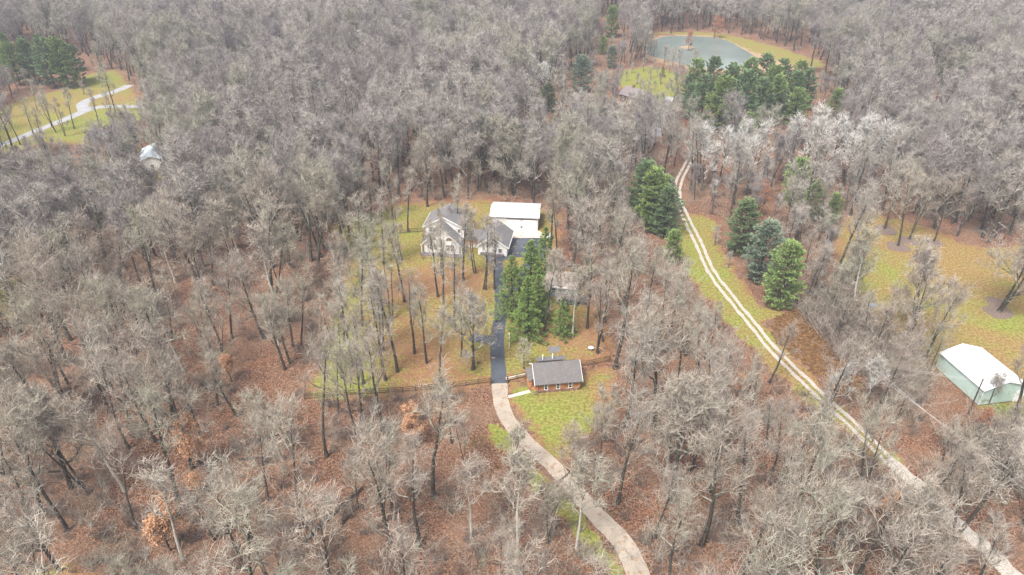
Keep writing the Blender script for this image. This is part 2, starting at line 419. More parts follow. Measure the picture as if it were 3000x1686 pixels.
LAWNS = {}
def sheet(name, label, polypx, mat, z=0.02, cell=1.2, green=0.5, leaf=0.0, blobs=(), rag=1.0, kind='structure', soft=6.0):
    poly = [G(*p) for p in polypx]; P = np.array(poly)
    x0, y0 = P.min(0) - 3; x1, y1 = P.max(0) + 3
    nx_, ny_ = int((x1-x0)/cell)+2, int((y1-y0)/cell)+2
    xs = x0 + np.arange(nx_)*cell; ys = y0 + np.arange(ny_)*cell
    X, Y = np.meshgrid(xs, ys); X = X.ravel(); Y = Y.ravel()
    d = edge_dist(X, Y, poly); ins = inside(X, Y, poly); sdist = np.where(ins, d, -d)
    sdist = sdist + rag*(noise2(X, Y, 4.0, 1)*1.2 + noise2(X, Y, 1.1, 2)*0.7)
    jx = X + noise2(X, Y, 0.7, 3)*cell*0.25; jy = Y + noise2(Y, X, 0.8, 4)*cell*0.25
    idx = np.arange(nx_*ny_).reshape(ny_, nx_)
    F = np.stack([idx[:-1, :-1], idx[:-1, 1:], idx[1:, 1:], idx[1:, :-1]], -1).reshape(-1, 4)
    F = F[(sdist[F] > 0).sum(1) >= 3]
    used = np.unique(F); remap = np.full(nx_*ny_, -1); remap[used] = np.arange(len(used))
    F = remap[F]
    g = np.full(len(used), float(green)); l = np.full(len(used), float(leaf))
    ux, uy = jx[used], jy[used]
    for (bx, by, br, bg, bl) in blobs:
        wx, wy = G(bx, by); w = np.exp(-((ux-wx)**2 + (uy-wy)**2) / (br*br))
        g += w*bg; l += w*bl
    l += 0.75*np.clip(1 - sdist[used]/soft, 0, 1)**1.5
    o = link(name, np_mesh(name, np.stack([ux, uy, np.full(len(used), z)], 1), [F], mat, {'green': g, 'leaf': l}))
    tag(o, label, None, None, kind); LAWNS[o.name] = poly
    return poly

lawn_home = sheet('lawn', 'yellow-green winter lawn strewn with leaves round the white house', [(885,1180),(925,1060),(955,930),(1005,800),(985,720),(955,680),(985,640),(1180,590),(1450,585),(1640,615),(1650,700),(1640,760),(1770,900),(1795,1050),(1775,1085),(1690,1070),(1560,1110),(1480,1135),(1430,1135),(1330,1158)],
    M['lawn'], green=0.42, leaf=0.26, blobs=[(1270,830,9,-.3,.45),(1130,860,9,-.3,.4),(1200,1020,10,-.4,.45),(1380,830,6,-.4,.35),(1040,1050,7,.4,-.3),(960,1000,7,.6,-.3),(1000,860,8,.6,-.3),(1080,640,16,.35,-.1),(1330,770,6,.1,.1),(1700,980,9,-.4,.35),(1540,1050,6,.3,0),(1010,1130,6,.5,-.4),(1300,1100,8,-.2,.3)])
sheet('lawn', 'green lawn in front of the log cabin', [(1484,1115),(1560,1122),(1700,1090),(1785,1065),(1805,1130),(1790,1215),(1730,1290),(1640,1355),(1600,1335),(1560,1295),(1505,1215)],
    M['lawn'], z=0.024, green=0.72, leaf=0.08, blobs=[(1760,1150,5,-.5,.2),(1520,1150,3,.3,-.2),(1640,1220,5,.3,-.2)])
sheet('lawn', 'mossy green verge along the left side of the concrete driveway', [(1432,1238),(1475,1250),(1530,1320),(1650,1450),(1715,1525),(1800,1620),(1845,1700),(1790,1700),(1720,1620),(1650,1530),(1560,1430),(1480,1340),(1436,1285)],
    M['lawn'], z=0.022, cell=0.7, green=0.85, leaf=0.0, rag=0.6, soft=2.0)
sheet('lawn', 'grassy verges either side of the two rut gravel track', [(2003,620),(2060,632),(2110,650),(2115,720),(2165,790),(2230,890),(2330,925),(2250,950),(2310,1020),(2390,1100),(2440,1165),(2520,1240),(2640,1350),(2590,1370),(2480,1280),(2330,1160),(2200,1030),(2080,900),(1990,790),(1970,690)],
    M['lawn'], green=0.62, leaf=0.12, blobs=[(2180,760,6,-.6,.7),(2250,850,6,-.6,.6),(2130,700,4,-.5,.5),(2020,800,8,.4,-.1),(2300,1080,6,-.6,.0)], soft=3)
lawn_field = sheet('field', 'ochre rough grass field behind the mint green barn', [(2440,650),(2560,618),(2700,660),(2800,700),(2880,725),(3150,700),(3400,1000),(3300,1280),(2990,1260),(2870,1205),(2765,1110),(2700,1050),(2620,1000),(2540,930),(2470,830),(2445,740)],
    M['lawn'], green=0.12, leaf=0.04, cell=1.5, blobs=[(2960,950,5,.9,-.2),(2560,780,8,.5,0),(2500,850,10,.5,0),(2780,890,8,.4,0),(2930,1220,10,.9,0),(2800,780,8,-.2,0)])
sheet('dead_bracken', 'brown patch of dead bracken beside the gravel track', [(2238,945),(2330,905),(2400,975),(2470,1050),(2520,1110),(2540,1190),(2440,1140),(2370,1085),(2290,1020)], M['brush'], z=0.03, cell=0.8, kind='stuff')
lawn_orch = sheet('lawn', 'bright green orchard lawn below the pond', [(1795,240),(1825,205),(1900,195),(1990,212),(2010,250),(2000,300),(1960,330),(1900,345),(1870,300),(1820,262)], M['lawn'], green=0.85, leaf=-0.2, cell=2, soft=3)
sheet('pond_bank', 'tan reedy bank ringing the pond', [(1890,175),(1880,140),(1903,116),(1940,104),(2100,102),(2180,122),(2235,150),(2330,180),(2400,198),(2330,205),(2200,215),(2050,210),(1960,192)], M['reed'], z=0.018, cell=2, green=-0.2, leaf=0.55, soft=2)
sheet('lawn', 'mown grass strip curving along the pond dam', [(1880,97),(1980,93),(2100,97),(2180,112),(2290,140),(2400,180),(2420,196),(2350,196),(2250,172),(2175,138),(2090,106),(1960,101),(1885,104)], M['lawn'], z=0.03, cell=2, green=0.5, leaf=-0.1, soft=2)
lawn_left = sheet('lawn', 'yellow-green clearing at the far left around the pale road', [(-60,350),(60,290),(180,262),(255,215),(345,205),(385,255),(420,300),(440,330),(380,400),(260,430),(130,420),(-60,480)], M['lawn'], cell=2, green=0.6, leaf=0.0, blobs=[(120,300,20,-.3,.1),(340,290,10,-.6,.2),(280,360,14,.5,-.2),(290,235,12,.4,0)], soft=4)
lawn_left2 = sheet('lawn', 'small yard glimpsed through trees beside the pale blue roof', [(270,440),(440,420),(520,520),(500,560),(380,560),(270,500)], M['lawn'], cell=2, green=0.3, leaf=0.3)
sheet('lawn', 'strip of grass at the left edge by the white houses', [(-80,760),(60,770),(130,800),(40,850),(60,930),(-80,960)], M['lawn'], green=0.5, leaf=0.1)
sheet('lawn', 'patch of moss in the bottom left corner', [(60,1668),(360,1664),(420,1720),(40,1720)], M['lawn'], z=0.024, cell=0.6, green=0.7, leaf=0.35, soft=2)

def resample(pts, step):
    P = np.array(pts, float)
    # Catmull-Rom
    Q = np.vstack([2*P[0]-P[1], P, 2*P[-1]-P[-2]]); out = []
    for i in range(1, len(Q)-2):
        p0, p1, p2, p3 = Q[i-1:i+3]; n = max(2, int(np.linalg.norm(p2[:2]-p1[:2])/step))
        for t in np.arange(n)/n:
            out.append(0.5*((2*p1)+(-p0+p2)*t+(2*p0-5*p1+4*p2-p3)*t*t+(-p0+3*p1-3*p2+p3)*t**3))
    out.append(P[-1]); return np.array(out)
def strip(name, label, pts, mat, z=0.04, rag=0.08, step=0.8, kind='structure', off=0.0, parent=None, joint=4.0, seed=0):
    """pts: (px, py, width_m) centre line"""
    W = resample([(*G(a, b), w) for a, b, w in pts], step)
    d = np.gradient(W[:, :2], axis=0); d /= np.linalg.norm(d, axis=1)[:, None]; nrm = np.stack([-d[:, 1], d[:, 0]], 1)
    c = W[:, :2] + nrm*off; s = np.cumsum(np.r_[0, np.linalg.norm(np.diff(c, axis=0), axis=1)])
    w = W[:, 2]/2
    l = c + nrm*(w + rag*noise2(s, s*0+3, 0.9, seed+1) + rag*noise2(s, s, 3.1, seed+5))[:, None]
    r = c - nrm*(w + rag*noise2(s, s*0+8, 0.9, seed+2) + rag*noise2(s, s, 3.1, seed+7))[:, None]
    n = len(c); V = np.zeros((2*n, 3)); V[:n, :2] = l; V[n:, :2] = r; V[:, 2] = z
    i = np.arange(n-1); F = np.stack([i, n+i, n+i+1, i+1], 1)
    o = link(name, np_mesh(name, V, [F], mat, {'along': np.r_[s, s]/joint}), parent)
    if kind: tag(o, label, None, None, kind)
    return c
DRIVE = [(1880,1770,3.6),(1870,1686,3.5),(1824,1590,3.4),(1750,1512,3.2),(1680,1434,3.0),(1611,1357,2.9),(1543,1296,2.9),(1494,1238,2.9),(1469,1182,3.0),(1463,1124,3.1)]
strip('driveway', 'curving worn concrete driveway leading up past the log cabin', DRIVE, M['concrete'])
strip('driveway', 'newly laid dark asphalt driveway running up to the white house', [(1463,1124,3.15),(1457,1028,3.0),(1458,980,3.0),(1466,927,2.9),(1467,880,2.9),(1465,834,2.8),(1459,795,2.7),(1456,764,2.9)], M['asphalt'], z=0.044, rag=0.03)
strip('driveway', 'asphalt loop curving behind the spruces', [(1470,905,2.6),(1500,860,2.6),(1520,820,2.6),(1545,780,2.6),(1575,745,3),(1590,720,3.5)], M['asphalt'], z=0.048, rag=0.04)
strip('driveway', 'short asphalt spur on the left of the driveway', [(1455,1000,3.2),(1405,993,3.0),(1375,990,2.6)], M['asphalt'], z=0.052, rag=0.04)
def flat(name, label, polypx, mat, z, kind='structure', rag=0):
    w = [G(*p) for p in polypx]
    mb = MB(); mb.add([(a, b, z) for a, b in w], [tuple(range(len(w)))])
    o = mb.build(name, mat); 
    if o.data.polygons[0].normal.z < 0: o.data.flip_normals()
    return tag(o, label, None, None, kind)
flat('parking_area', 'dark asphalt turning area between house and white pole barn', [(1415,757),(1428,747),(1470,738),(1490,712),(1500,694),(1592,694),(1598,720),(1597,762),(1570,762),(1545,756),(1520,754),(1495,756),(1475,764),(1470,775),(1444,775),(1430,768)], M['asphalt'], 0.056)
flat('apron', 'pale concrete apron before the white pole barn doors', [(1489,672),(1575,675),(1606,693),(1600,698),(1500,698),(1488,690)], M['pad'], 0.060)
flat('path', 'pale concrete path from driveway to log cabin porch', [(1488,1160),(1550,1143),(1556,1151),(1490,1168)], M['pad'], 0.05)
flat('path', 'second narrow tan path from driveway behind the rail fence', [(1481,1106),(1541,1094),(1541,1099),(1483,1114)], M['pad'], 0.054)
flat('patio', 'square grey paver patio on the lawn behind the log cabin', [(1603,1018),(1637,1014),(1643,1023),(1638,1033),(1612,1036)], M['roof_grey'], 0.05)
# gravel track: grassy middle above, wholly gravel below
TR = [(2040,430,2.4),(2015,480,2.4),(1990,530,2.4),(1984,575,2.4),(1996,610,2.4),(2022,665,2.4),(2048,717,2.4),(2083,795,2.4),(2140,872,2.4),(2204,950,2.4),(2268,1028,2.4),(2363,1121,2.4),(2427,1182,2.4),(2489,1237,2.4),(2543,1291,2.4),(2621,1365,2.4)]
for s_ in (-1, 1):
    strip('track_rut', 'pale gravel wheel rut of the long track', [(a, b, 0.85) for a, b, _ in TR], M['gravel'], off=s_*0.85, z=0.05, rag=0.12, seed=s_+3)
strip('track', 'lower end of the gravel track running to the bottom right', [(2600,1346,2.4),(2660,1398,2.7),(2718,1446,2.8),(2796,1532,2.9),(2893,1613,3.0),(2963,1683,3.1),(3060,1790,3.1)], M['gravel'], z=0.054, rag=0.3)
strip('road', 'pale road crossing the clearing at far left', [(-120,470,4),(40,412,4),(116,380,4),(186,353,4),(240,330,4.5),(295,314,4.5),(411,314,3.8),(480,320,4.5),(660,318,4)], M['road'], z=0.05, rag=0.2, step=3)
strip('road', 'pale drive branching uphill from the far left road', [(250,325,5.5),(243,305,5),(265,292,4.5),(300,279,4.5),(340,268,4.5),(380,250,4.5)], M['road'], z=0.055, rag=0.2, step=2)
strip('road', 'grey drive by the orchard house', [(1920,400,4),(1935,350,4),(1945,315,4),(1955,295,4.5),(1965,285,5)], M['road'], z=0.05, step=2)
flat('parking_area', 'pale concrete pad glimpsed through the trees on the left', [(275,490),(365,480),(385,520),(345,560),(300,530)], M['road'], 0.06)
WATER = [(1940,109),(1981,106),(2050,108),(2096,112),(2135,122),(2168,140),(2207,163),(2225,178),(2190,196),(2135,203),(2038,198),(1976,181),(1925,170),(1898,160),(1895,140),(1905,122)]
wp = resample([G(*p) for p in WATER] + [G(*WATER[0])], 3)
mb = MB(); mb.add([(a, b, 0.07) for a, b in wp[:-1]], [tuple(range(len(wp)-1))]); o = mb.build('pond', M['water'])
if o.data.polygons[0].normal.z < 0: o.data.flip_normals()
tag(o, 'green pond reflecting pale sky beyond the pines', None, None, 'structure')

# mulch rings under the field trees
for q, (a, b, r) in enumerate([(2675,992,3.0),(2924,915,3.2),(2918,885,2.4),(2631,724,3.0),(2660,706,2.6),(2592,675,3.2),(2875,676,2.6),(2735,713,2.4)]):
    x, y = G(a, b); mb = MB(); n = 26
    mb.add([(x+r*math.cos(t)*(1+0.10*math.sin(3*t+q)), y+r*math.sin(t)*(1+0.1*math.sin(2*t+q)), 0.05+0.002*q) for t in [i*2*math.pi/n for i in range(n)]], [tuple(range(n))])
    tag(mb.build('mulch_ring', M['mulch']), 'dark mulch ring under a bare field tree', None, 'mulch rings in the field', 'structure')


# ------------------------------------------------------------------ tree meshes
def rot_about(v, axis, a):
    return v*math.cos(a) + np.cross(axis, v)*math.sin(a) + axis*np.dot(axis, v)*(1-math.cos(a))
def unit(v): return v/(np.linalg.norm(v)+1e-9)
class Tubes:
    def __init__(s): s.d = {}
    def add(s, P, R, k, lv): s.d.setdefault((len(P), k), []).append((P, R, lv))
    def arrays(s):
        VV, FF, LL, base = [], [], [], 0
        for (N, k), L in s.d.items():
            P = np.array([a for a, _, _ in L]); R = np.array([b for _, b, _ in L]); lv = np.array([c for _, _, c in L])
            B = len(P); T = np.gradient(P, axis=1); T /= np.linalg.norm(T, axis=2, keepdims=True)+1e-9
            ref = np.where(np.abs(T[..., 2:3]) > 0.95, np.array([1., 0, 0]), np.array([0, 0, 1.]))
            U = np.cross(T, ref); U /= np.linalg.norm(U, axis=2, keepdims=True)+1e-9; W = np.cross(T, U)
            an = np.arange(k)*2*np.pi/k
            V = P[:, :, None, :] + R[:, :, None, None]*(U[:, :, None, :]*np.cos(an)[None, None, :, None] + W[:, :, None, :]*np.sin(an)[None, None, :, None])
            idx = np.arange(B*N*k).reshape(B, N, k) + base
            a = idx[:, :-1, :]; b = idx[:, 1:, :]
            FF.append(np.stack([a, np.roll(a, -1, 2), np.roll(b, -1, 2), b], -1).reshape(-1, 4))
            VV.append(V.reshape(-1, 3)); LL.append(np.broadcast_to(lv[:, :, None], (B, N, k)).ravel()); base += B*N*k
        return np.concatenate(VV), np.concatenate(FF), np.concatenate(LL)

def path(rng, p, d, L, n, wob, lift):
    pts = [p]; st = L/(n-1)
    for i in range(n-1):
        d = unit(d + rng.normal(0, wob, 3) + np.array([0, 0, lift])); p = p + d*st; pts.append(p)
    return np.array(pts), d
def gen_tree(seed, H=22, crown_r=5.0, clear=0.42, nl=10, n2=5, n3=5, n4=3, r0=0.28, twig=0.028, lean=0.0, upright=0.6, k=3, stems=1, fine=1.6, wob=0.20):
    rng = np.random.default_rng(seed); TR_, CR = Tubes(), Tubes(); tips = []
    def lvl(r): return float(np.clip(1 - (r-0.02)/0.11, 0, 1))
    def branch(p, d, L, r, level):
        n = {1: 8, 2: 6, 3: 5, 4: 4}[level]
        P, dn = path(rng, p, d, L, n, wob*(0.7, 1.1, 1.3, 1.5)[level-1], {1: 0.16, 2: 0.13, 3: 0.10, 4: 0.06}[level])
        t = np.linspace(0, 1, n); R = np.maximum(r*(1-0.78*t), twig*0.55)
        if level == 4: R = np.array([twig, twig*0.85, twig*0.65, twig*0.35])
        CR.add(P, R, k if level > 1 else 5, [lvl(x) for x in R])
        if level == 4: tips.append(P[-1]); return
        m = {1: n2, 2: n3, 3: n4}[level]
        m = max(2, int(round(m*rng.uniform(0.75, 1.25))))
        for j in range(m):
            tt = (0.22 + 0.78*(j+rng.uniform(0, 0.9))/m) if level < 3 else (0.12+0.88*(j+rng.random())/m)
            tt = min(tt, 0.985); f = tt*(n-1); i = int(f); q = P[i]*(1-(f-i)) + P[min(i+1, n-1)]*(f-i)
            dd = unit(P[min(i+1, n-1)]-P[i]); ax = unit(np.cross(dd, rng.normal(0, 1, 3)))
            nd = rot_about(dd, ax, rng.uniform(0.35, 0.75) if level < 3 else rng.uniform(0.35, 0.85))
            nd = unit(nd + np.array([0, 0, 0.20]))
            LL = {1: L*0.50*(1.15-0.55*tt), 2: L*0.55*(1.1-0.45*tt), 3: fine}[level]*rng.uniform(0.75, 1.25)
            branch(q, nd, LL, max(twig, (r*(1-0.78*tt))*0.62), level+1)
    for s in range(stems):
        az = rng.uniform(0, 6.28)
        d0 = unit(np.array([math.cos(az)*(0.22 if stems > 1 else lean), math.sin(az)*(0.22 if stems > 1 else lean), 1.0]))
        top = H*(0.80 if stems == 1 else 0.72)*rng.uniform(0.94, 1.04); n = 10
        P, dn = path(rng, np.array([0, 0, -0.15]) + (rng.normal(0, 0.12*stems, 3)*np.array([1, 1, 0]) if stems > 1 else 0), d0, top, n, 0.035, 0.05)
        t = np.linspace(0, 1, n); rr = r0/(math.sqrt(stems)); R = rr*(1-0.80*t**1.1)+0.02; R[0] *= 1.35
        TR_.add(P, R, 7, [lvl(x) for x in R])
        nn = max(4, int(nl/stems*1.3)) if stems > 1 else nl
        for j in range(nn):
            tt = clear/0.80 + (1-clear/0.80)*(j/(nn-1))**0.85*0.985
            f = min(tt*(n-1), n-1.001); i = int(f); q = P[i]*(1-(f-i)) + P[i+1]*(f-i)
            a = az + j*2.4 + rng.uniform(-0.4, 0.4)
            h = (tt-clear/0.80)/(1-clear/0.80+1e-6)
            el = 0.50 + upright*h + rng.uniform(-0.12, 0.12)
            d = np.array([math.cos(a)*math.cos(el), math.sin(a)*math.cos(el), math.sin(el)])
            L = crown_r*(1.12 - 0.45*abs(h-0.30))*rng.uniform(0.8, 1.15)
            branch(q, d, L, rr*(1-0.80*tt)*0.62+0.03, 1)
        # a few dead stubs low on the trunk
        for j in range(rng.integers(1, 4)):
            tt = rng.uniform(min(0.25, clear*0.6), clear/0.8); f = tt*(n-1); i = int(f); a = rng.uniform(0, 6.28)
            branch(P[i], unit(np.array([math.cos(a), math.sin(a), 0.3])), rng.uniform(1.2, 2.6), 0.05, 3)
    return TR_.arrays(), CR.arrays(), np.array(tips)
def tri_leaves(rng, centers, n, spread, size, flatness=1.0):
    """n small leaf quads round each centre"""
    Cn = np.repeat(centers, n, 0); m = len(Cn)
    Cn = Cn + rng.normal(0, spread, (m, 3))*np.array([1, 1, flatness])
    a = rng.normal(0, 1, (m, 3)); a /= np.linalg.norm(a, axis=1)[:, None]
    b = np.cross(a, rng.normal(0, 1, (m, 3))); b /= np.linalg.norm(b, axis=1)[:, None]
    s = size*rng.uniform(0.6, 1.3, (m, 1))
    V = np.stack([Cn-a*s*0.5, Cn+b*s*0.32, Cn+a*s*0.5, Cn-b*s*0.32], 1).reshape(-1, 3)
    return V, np.arange(m*4).reshape(-1, 4)
def conifer(seed, H, R, droop, low=0.08, whorl=0.62, per=6, tuft=0.42, shape=0.8, dens=1.0, top_round=0.0, gap=0.12):
    """trunk plus needle crown: whorled branches carrying tufts of narrow needle sprays"""
    rng = np.random.default_rng(seed); TB = Tubes()
    n = 9; z = np.linspace(-0.15, H*0.97, n)
    P = np.stack([0.10*np.sin(z*0.4+seed), 0.10*np.cos(z*0.3+seed), z], 1)
    TB.add(P, 0.018*H*(1-0.92*z/H)+0.02, 7, [0.0]*n)
    V, F, L = [], [], []; zz = H*low; cnt = 0
    cen, dirs, lv = [], [], []
    side = rng.uniform(0.8, 1.15, 8)
    while zz < H*0.985:
        h = (zz/H-low)/(1-low)
        prof = (1-h)**shape if top_round == 0 else math.sqrt(max(0.0, 1-(max(0, h-0.25)/0.78)**2))*(0.55+0.45*min(1, h*4))*(1-0.25*h)
        for j in range(per):
            if rng.random() < gap: continue
            a = j*2*math.pi/per + cnt*0.9 + rng.uniform(-0.35, 0.35)
            Lb = max(0.35, R*prof*rng.uniform(0.72, 1.12)*side[int(a/0.785) % 8])
            el = droop + 0.55*h**2 + rng.uniform(-0.1, 0.1)
            d = np.array([math.cos(a)*math.cos(el), math.sin(a)*math.cos(el), math.sin(el)])
            p0 = np.array([0.0, 0.0, zz+rng.uniform(-0.2, 0.2)])
            bend = np.array([0, 0, 0.10*Lb])
            m = 5; t = np.linspace(0, 1, m)[:, None]; BP = p0 + d*Lb*t + bend*t*t
            TB.add(BP, np.linspace(0.035+0.006*Lb, 0.012, m), 3, [0.0]*m)
            ns = int(dens*(3 + Lb*4.2))
            for q in range(ns):
                u = 0.18 + 0.82*math.sqrt(rng.random()); c = p0 + d*Lb*u + bend*u*u
                sd = np.array([-math.sin(a), math.cos(a), 0]); w = Lb*0.30*(1.08-u)+0.12
                sgn = rng.choice([-1, 1]); off = rng.uniform(0, 1)
                c = c + sd*sgn*w*off + np.array([0, 0, rng.normal(0, 0.07)])
                cen.append(c); dirs.append(unit(d*0.8 + sd*sgn*0.7*off + np.array([0, 0, 0.15]))); lv.append(min(1, 0.25 + 0.75*u*rng.random()))
        zz += whorl*rng.uniform(0.8, 1.2)*(1-0.35*h); cnt += 1
    cen = np.array(cen); dirs = np.array(dirs); lv = np.array(lv); K = 6
    Cn = np.repeat(cen, K, 0); D = np.repeat(dirs, K, 0); lvl_ = np.repeat(lv, K); m = len(Cn)
    D = D + rng.normal(0, 0.42, (m, 3)); D /= np.linalg.norm(D, axis=1)[:, None]
    S = np.cross(D, rng.normal(0, 1, (m, 3))+np.array([0, 0, 1.5])); S /= np.linalg.norm(S, axis=1)[:, None]
    ln = tuft*rng.uniform(0.6, 1.25, (m, 1)); wd = ln*0.16
    V = np.stack([Cn-S*wd*0.5, Cn+D*ln*0.5-S*wd, Cn+D*ln, Cn+D*ln*0.5+S*wd], 1).reshape(-1, 3)
    lw = np.repeat(lvl_, 4)*np.tile([0.3, 0.8, 1.0, 0.8], m)
    tv, tf, tl = TB.arrays()
    return (tv, tf, tl), (V, np.arange(m*4).reshape(-1, 4), lw)

def tree_meshes(name, args, bark, twigm):
    (tv, tf, tl), (cv, cf, cl), tips = gen_tree(**args)
    return (np_mesh(name+'_trunk', tv, [tf], bark, {'lv': tl}, smooth=True), np_mesh(name+'_crown', cv, [cf], twigm, {'lv': cl}), tips)
NEAR = []
specs = [dict(H=24, crown_r=6.0, clear=0.34), dict(H=25, crown_r=6.8, nl=11, lean=0.05, clear=0.30), dict(H=23, crown_r=5.4, upright=0.75, clear=0.30), dict(H=26, crown_r=6.0, clear=0.42),
         dict(H=22, crown_r=7.0, nl=12, upright=0.5, clear=0.26, wob=0.25), dict(H=24, crown_r=5.4, lean=0.08, n2=5, wob=0.26), dict(H=23, crown_r=6.4, stems=2, clear=0.3), dict(H=21, crown_r=5.8, clear=0.24, nl=12, n2=6),
         dict(H=25, crown_r=5.6, upright=0.8, clear=0.42), dict(H=23, crown_r=7.4, clear=0.30, nl=10, upright=0.4, wob=0.28), dict(H=23, crown_r=6.2, stems=3, clear=0.26, wob=0.24), dict(H=26, crown_r=6.6, clear=0.36, nl=9, n2=7, wob=0.3)]
for i, s in enumerate(specs):
    s = dict(s, crown_r=s['crown_r']*0.86, clear=s.get('clear', .34)+0.05, n3=4)
    NEAR.append(tree_meshes('bare_tree', dict(seed=100+i, r0=0.27+0.03*(i % 3), **s), M['bark'], M['twig'])[:2])
SLIM = [tree_meshes('slim_tree', dict(seed=180+i, H=23, crown_r=3.9, clear=0.40-0.06*i, nl=9, n2=5, n3=4, n4=3, r0=0.26, twig=0.028, wob=0.26, upright=0.7, fine=1.5, stems=1+(i == 3)), M['bark'], M['twig'])[:2] for i in range(4)]
SMALL = [tree_meshes('small_tree', dict(seed=200+i, H=9, crown_r=3.2, clear=0.16, nl=10, n2=5, n3=4, n4=3, r0=0.13, twig=0.026, fine=0.8, wob=0.28, stems=1+i % 2), M['bark'], M['twig'])[:2] for i in range(3)]
WHITE = [tree_meshes('white_tree', dict(seed=220+i, H=23, crown_r=5.4, clear=0.30, nl=10, n2=6, n3=4, n4=3, r0=0.34, twig=0.065, upright=0.85, fine=2.0), M['bark'], M['twig_white'])[:2] for i in range(2)]
PALE = [tree_meshes('pale_tree', dict(seed=230+i, H=21, crown_r=5.0, clear=0.4, nl=9, n2=6, n3=4, n4=3, r0=0.26, twig=0.042, wob=0.3, fine=1.7), M['pale_bark'], M['twig'])[:2] for i in range(2)]
OLD = [tree_meshes('old_tree', dict(seed=240+i, H=25, crown_r=8.2, clear=0.22, nl=14, n2=7, n3=6, n4=4, r0=0.5, twig=0.040, upright=0.6, stems=1+2*i, wob=0.27), M['bark'], M['twig'])[:2] for i in range(2)]
def leafy(i, mat, H=9, cr=2.6, n=14):
    (tv, tf, tl), (cv, cf, cl), tips = gen_tree(seed=300+i, H=H, crown_r=cr, clear=0.18, nl=9, n2=4, n3=4, n4=3, r0=0.11, twig=0.014, fine=0.5)
    rng = np.random.default_rng(i); keep = tips[rng.random(len(tips)) < 0.75]
    lvv, lff = tri_leaves(rng, keep, n, 0.22, 0.24)
    return (np_mesh('leafy_trunk', tv, [tf], M['bark'], {'lv': tl}), np_mesh('leafy_crown', cv, [cf], M['twig'], {'lv': cl}), np_mesh('leafy_leaves', lvv, [lff], mat))
TAN = [leafy(0, M['tan_leaf']), leafy(1, M['tan_leaf'], 7, 2.2), leafy(2, M['rust_leaf'], 12, 2.8)]
# far variants: one mesh each, thicker twigs, cheaper
FAR = []
for i in range(12):
    big = [0, 0.7, 1.8][(i // 4) % 3]
    (tv, tf, tl), (cv, cf, cl), _ = gen_tree(seed=400+i, H=21+big*1.6+(i % 3), crown_r=4.6+big+0.3*(i % 3), clear=0.36-0.05*(i % 3), nl=9+int(big), n2=5+(big > 1), n3=5, n4=3, r0=0.32, twig=0.042, fine=1.8, upright=0.5+0.12*(i % 4), stems=1+(i in (5, 10)), wob=0.24)
    FAR.append(np_mesh('far_tree', np.vstack([tv, cv]), [np.vstack([tf, cf+len(tv)])], [M['bark'], M['far_'+'abcd'[i % 4]]], {'lv': np.r_[tl, cl]}, mi=np.r_[np.zeros(len(tf)), np.ones(len(cf))]))
def bush(seed, H, R, ns, mat):
    rng = np.random.default_rng(seed); TB = Tubes()
    for i in range(ns):
        a = rng.uniform(0, 6.28); el = rng.uniform(0.7, 1.4)
        P, d = path(rng, np.array([rng.normal(0, R*0.25), rng.normal(0, R*0.25), -0.05]), np.array([math.cos(a)*math.cos(el), math.sin(a)*math.cos(el), math.sin(el)]), H*rng.uniform(0.6, 1.1), 5, 0.16, 0.03)
        TB.add(P, np.linspace(0.035, 0.012, 5), 3, [0.6, .7, .8, .9, 1.0])
        for j in range(9):
            f = rng.uniform(0.8, 3.9); q = int(f); b = P[q]*(1-(f-q))+P[q+1]*(f-q)
            S, _ = path(rng, b, unit(rng.normal(0, 1, 3)+np.array([0, 0, 0.7])), H*rng.uniform(0.15, 0.35), 3, 0.25, 0.05)
            TB.add(S, np.array([0.018, 0.014, 0.008]), 3, [1.0]*3)
    v, f, l = TB.arrays(); return np_mesh('bush', v, [f], mat, {'lv': l})
BUSH = [bush(500+i, (2.2, 3.0, 4.4, 6.0)[i], (1.2, 1.5, 1.0, 0.5)[i], (16, 16, 9, 5)[i], M['shrub' if i < 2 else 'twig']) for i in range(4)]
def con_mesh(mat, **k):
    (tv, tf, tl), (cv, cf, cl) = conifer(**k)
    return np_mesh('conifer_trunk', tv, [tf], M['bark'], {'lv': tl}), np_mesh('conifer_crown', cv, [cf], mat, {'lv': cl})
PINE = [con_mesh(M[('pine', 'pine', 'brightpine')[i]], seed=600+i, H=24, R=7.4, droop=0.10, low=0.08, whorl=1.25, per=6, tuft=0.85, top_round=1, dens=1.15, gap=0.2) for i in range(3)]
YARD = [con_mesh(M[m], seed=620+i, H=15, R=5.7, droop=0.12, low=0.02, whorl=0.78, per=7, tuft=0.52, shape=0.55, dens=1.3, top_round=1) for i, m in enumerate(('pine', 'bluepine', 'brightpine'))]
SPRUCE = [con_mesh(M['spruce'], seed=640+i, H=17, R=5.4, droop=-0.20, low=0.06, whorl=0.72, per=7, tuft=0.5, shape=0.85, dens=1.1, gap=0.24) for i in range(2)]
SMALLCON = [con_mesh(M['brightpine'], seed=660, H=9, R=2.8, droop=0.15, low=0.08, whorl=0.5, per=6, tuft=0.5, shape=0.6, top_round=1)]

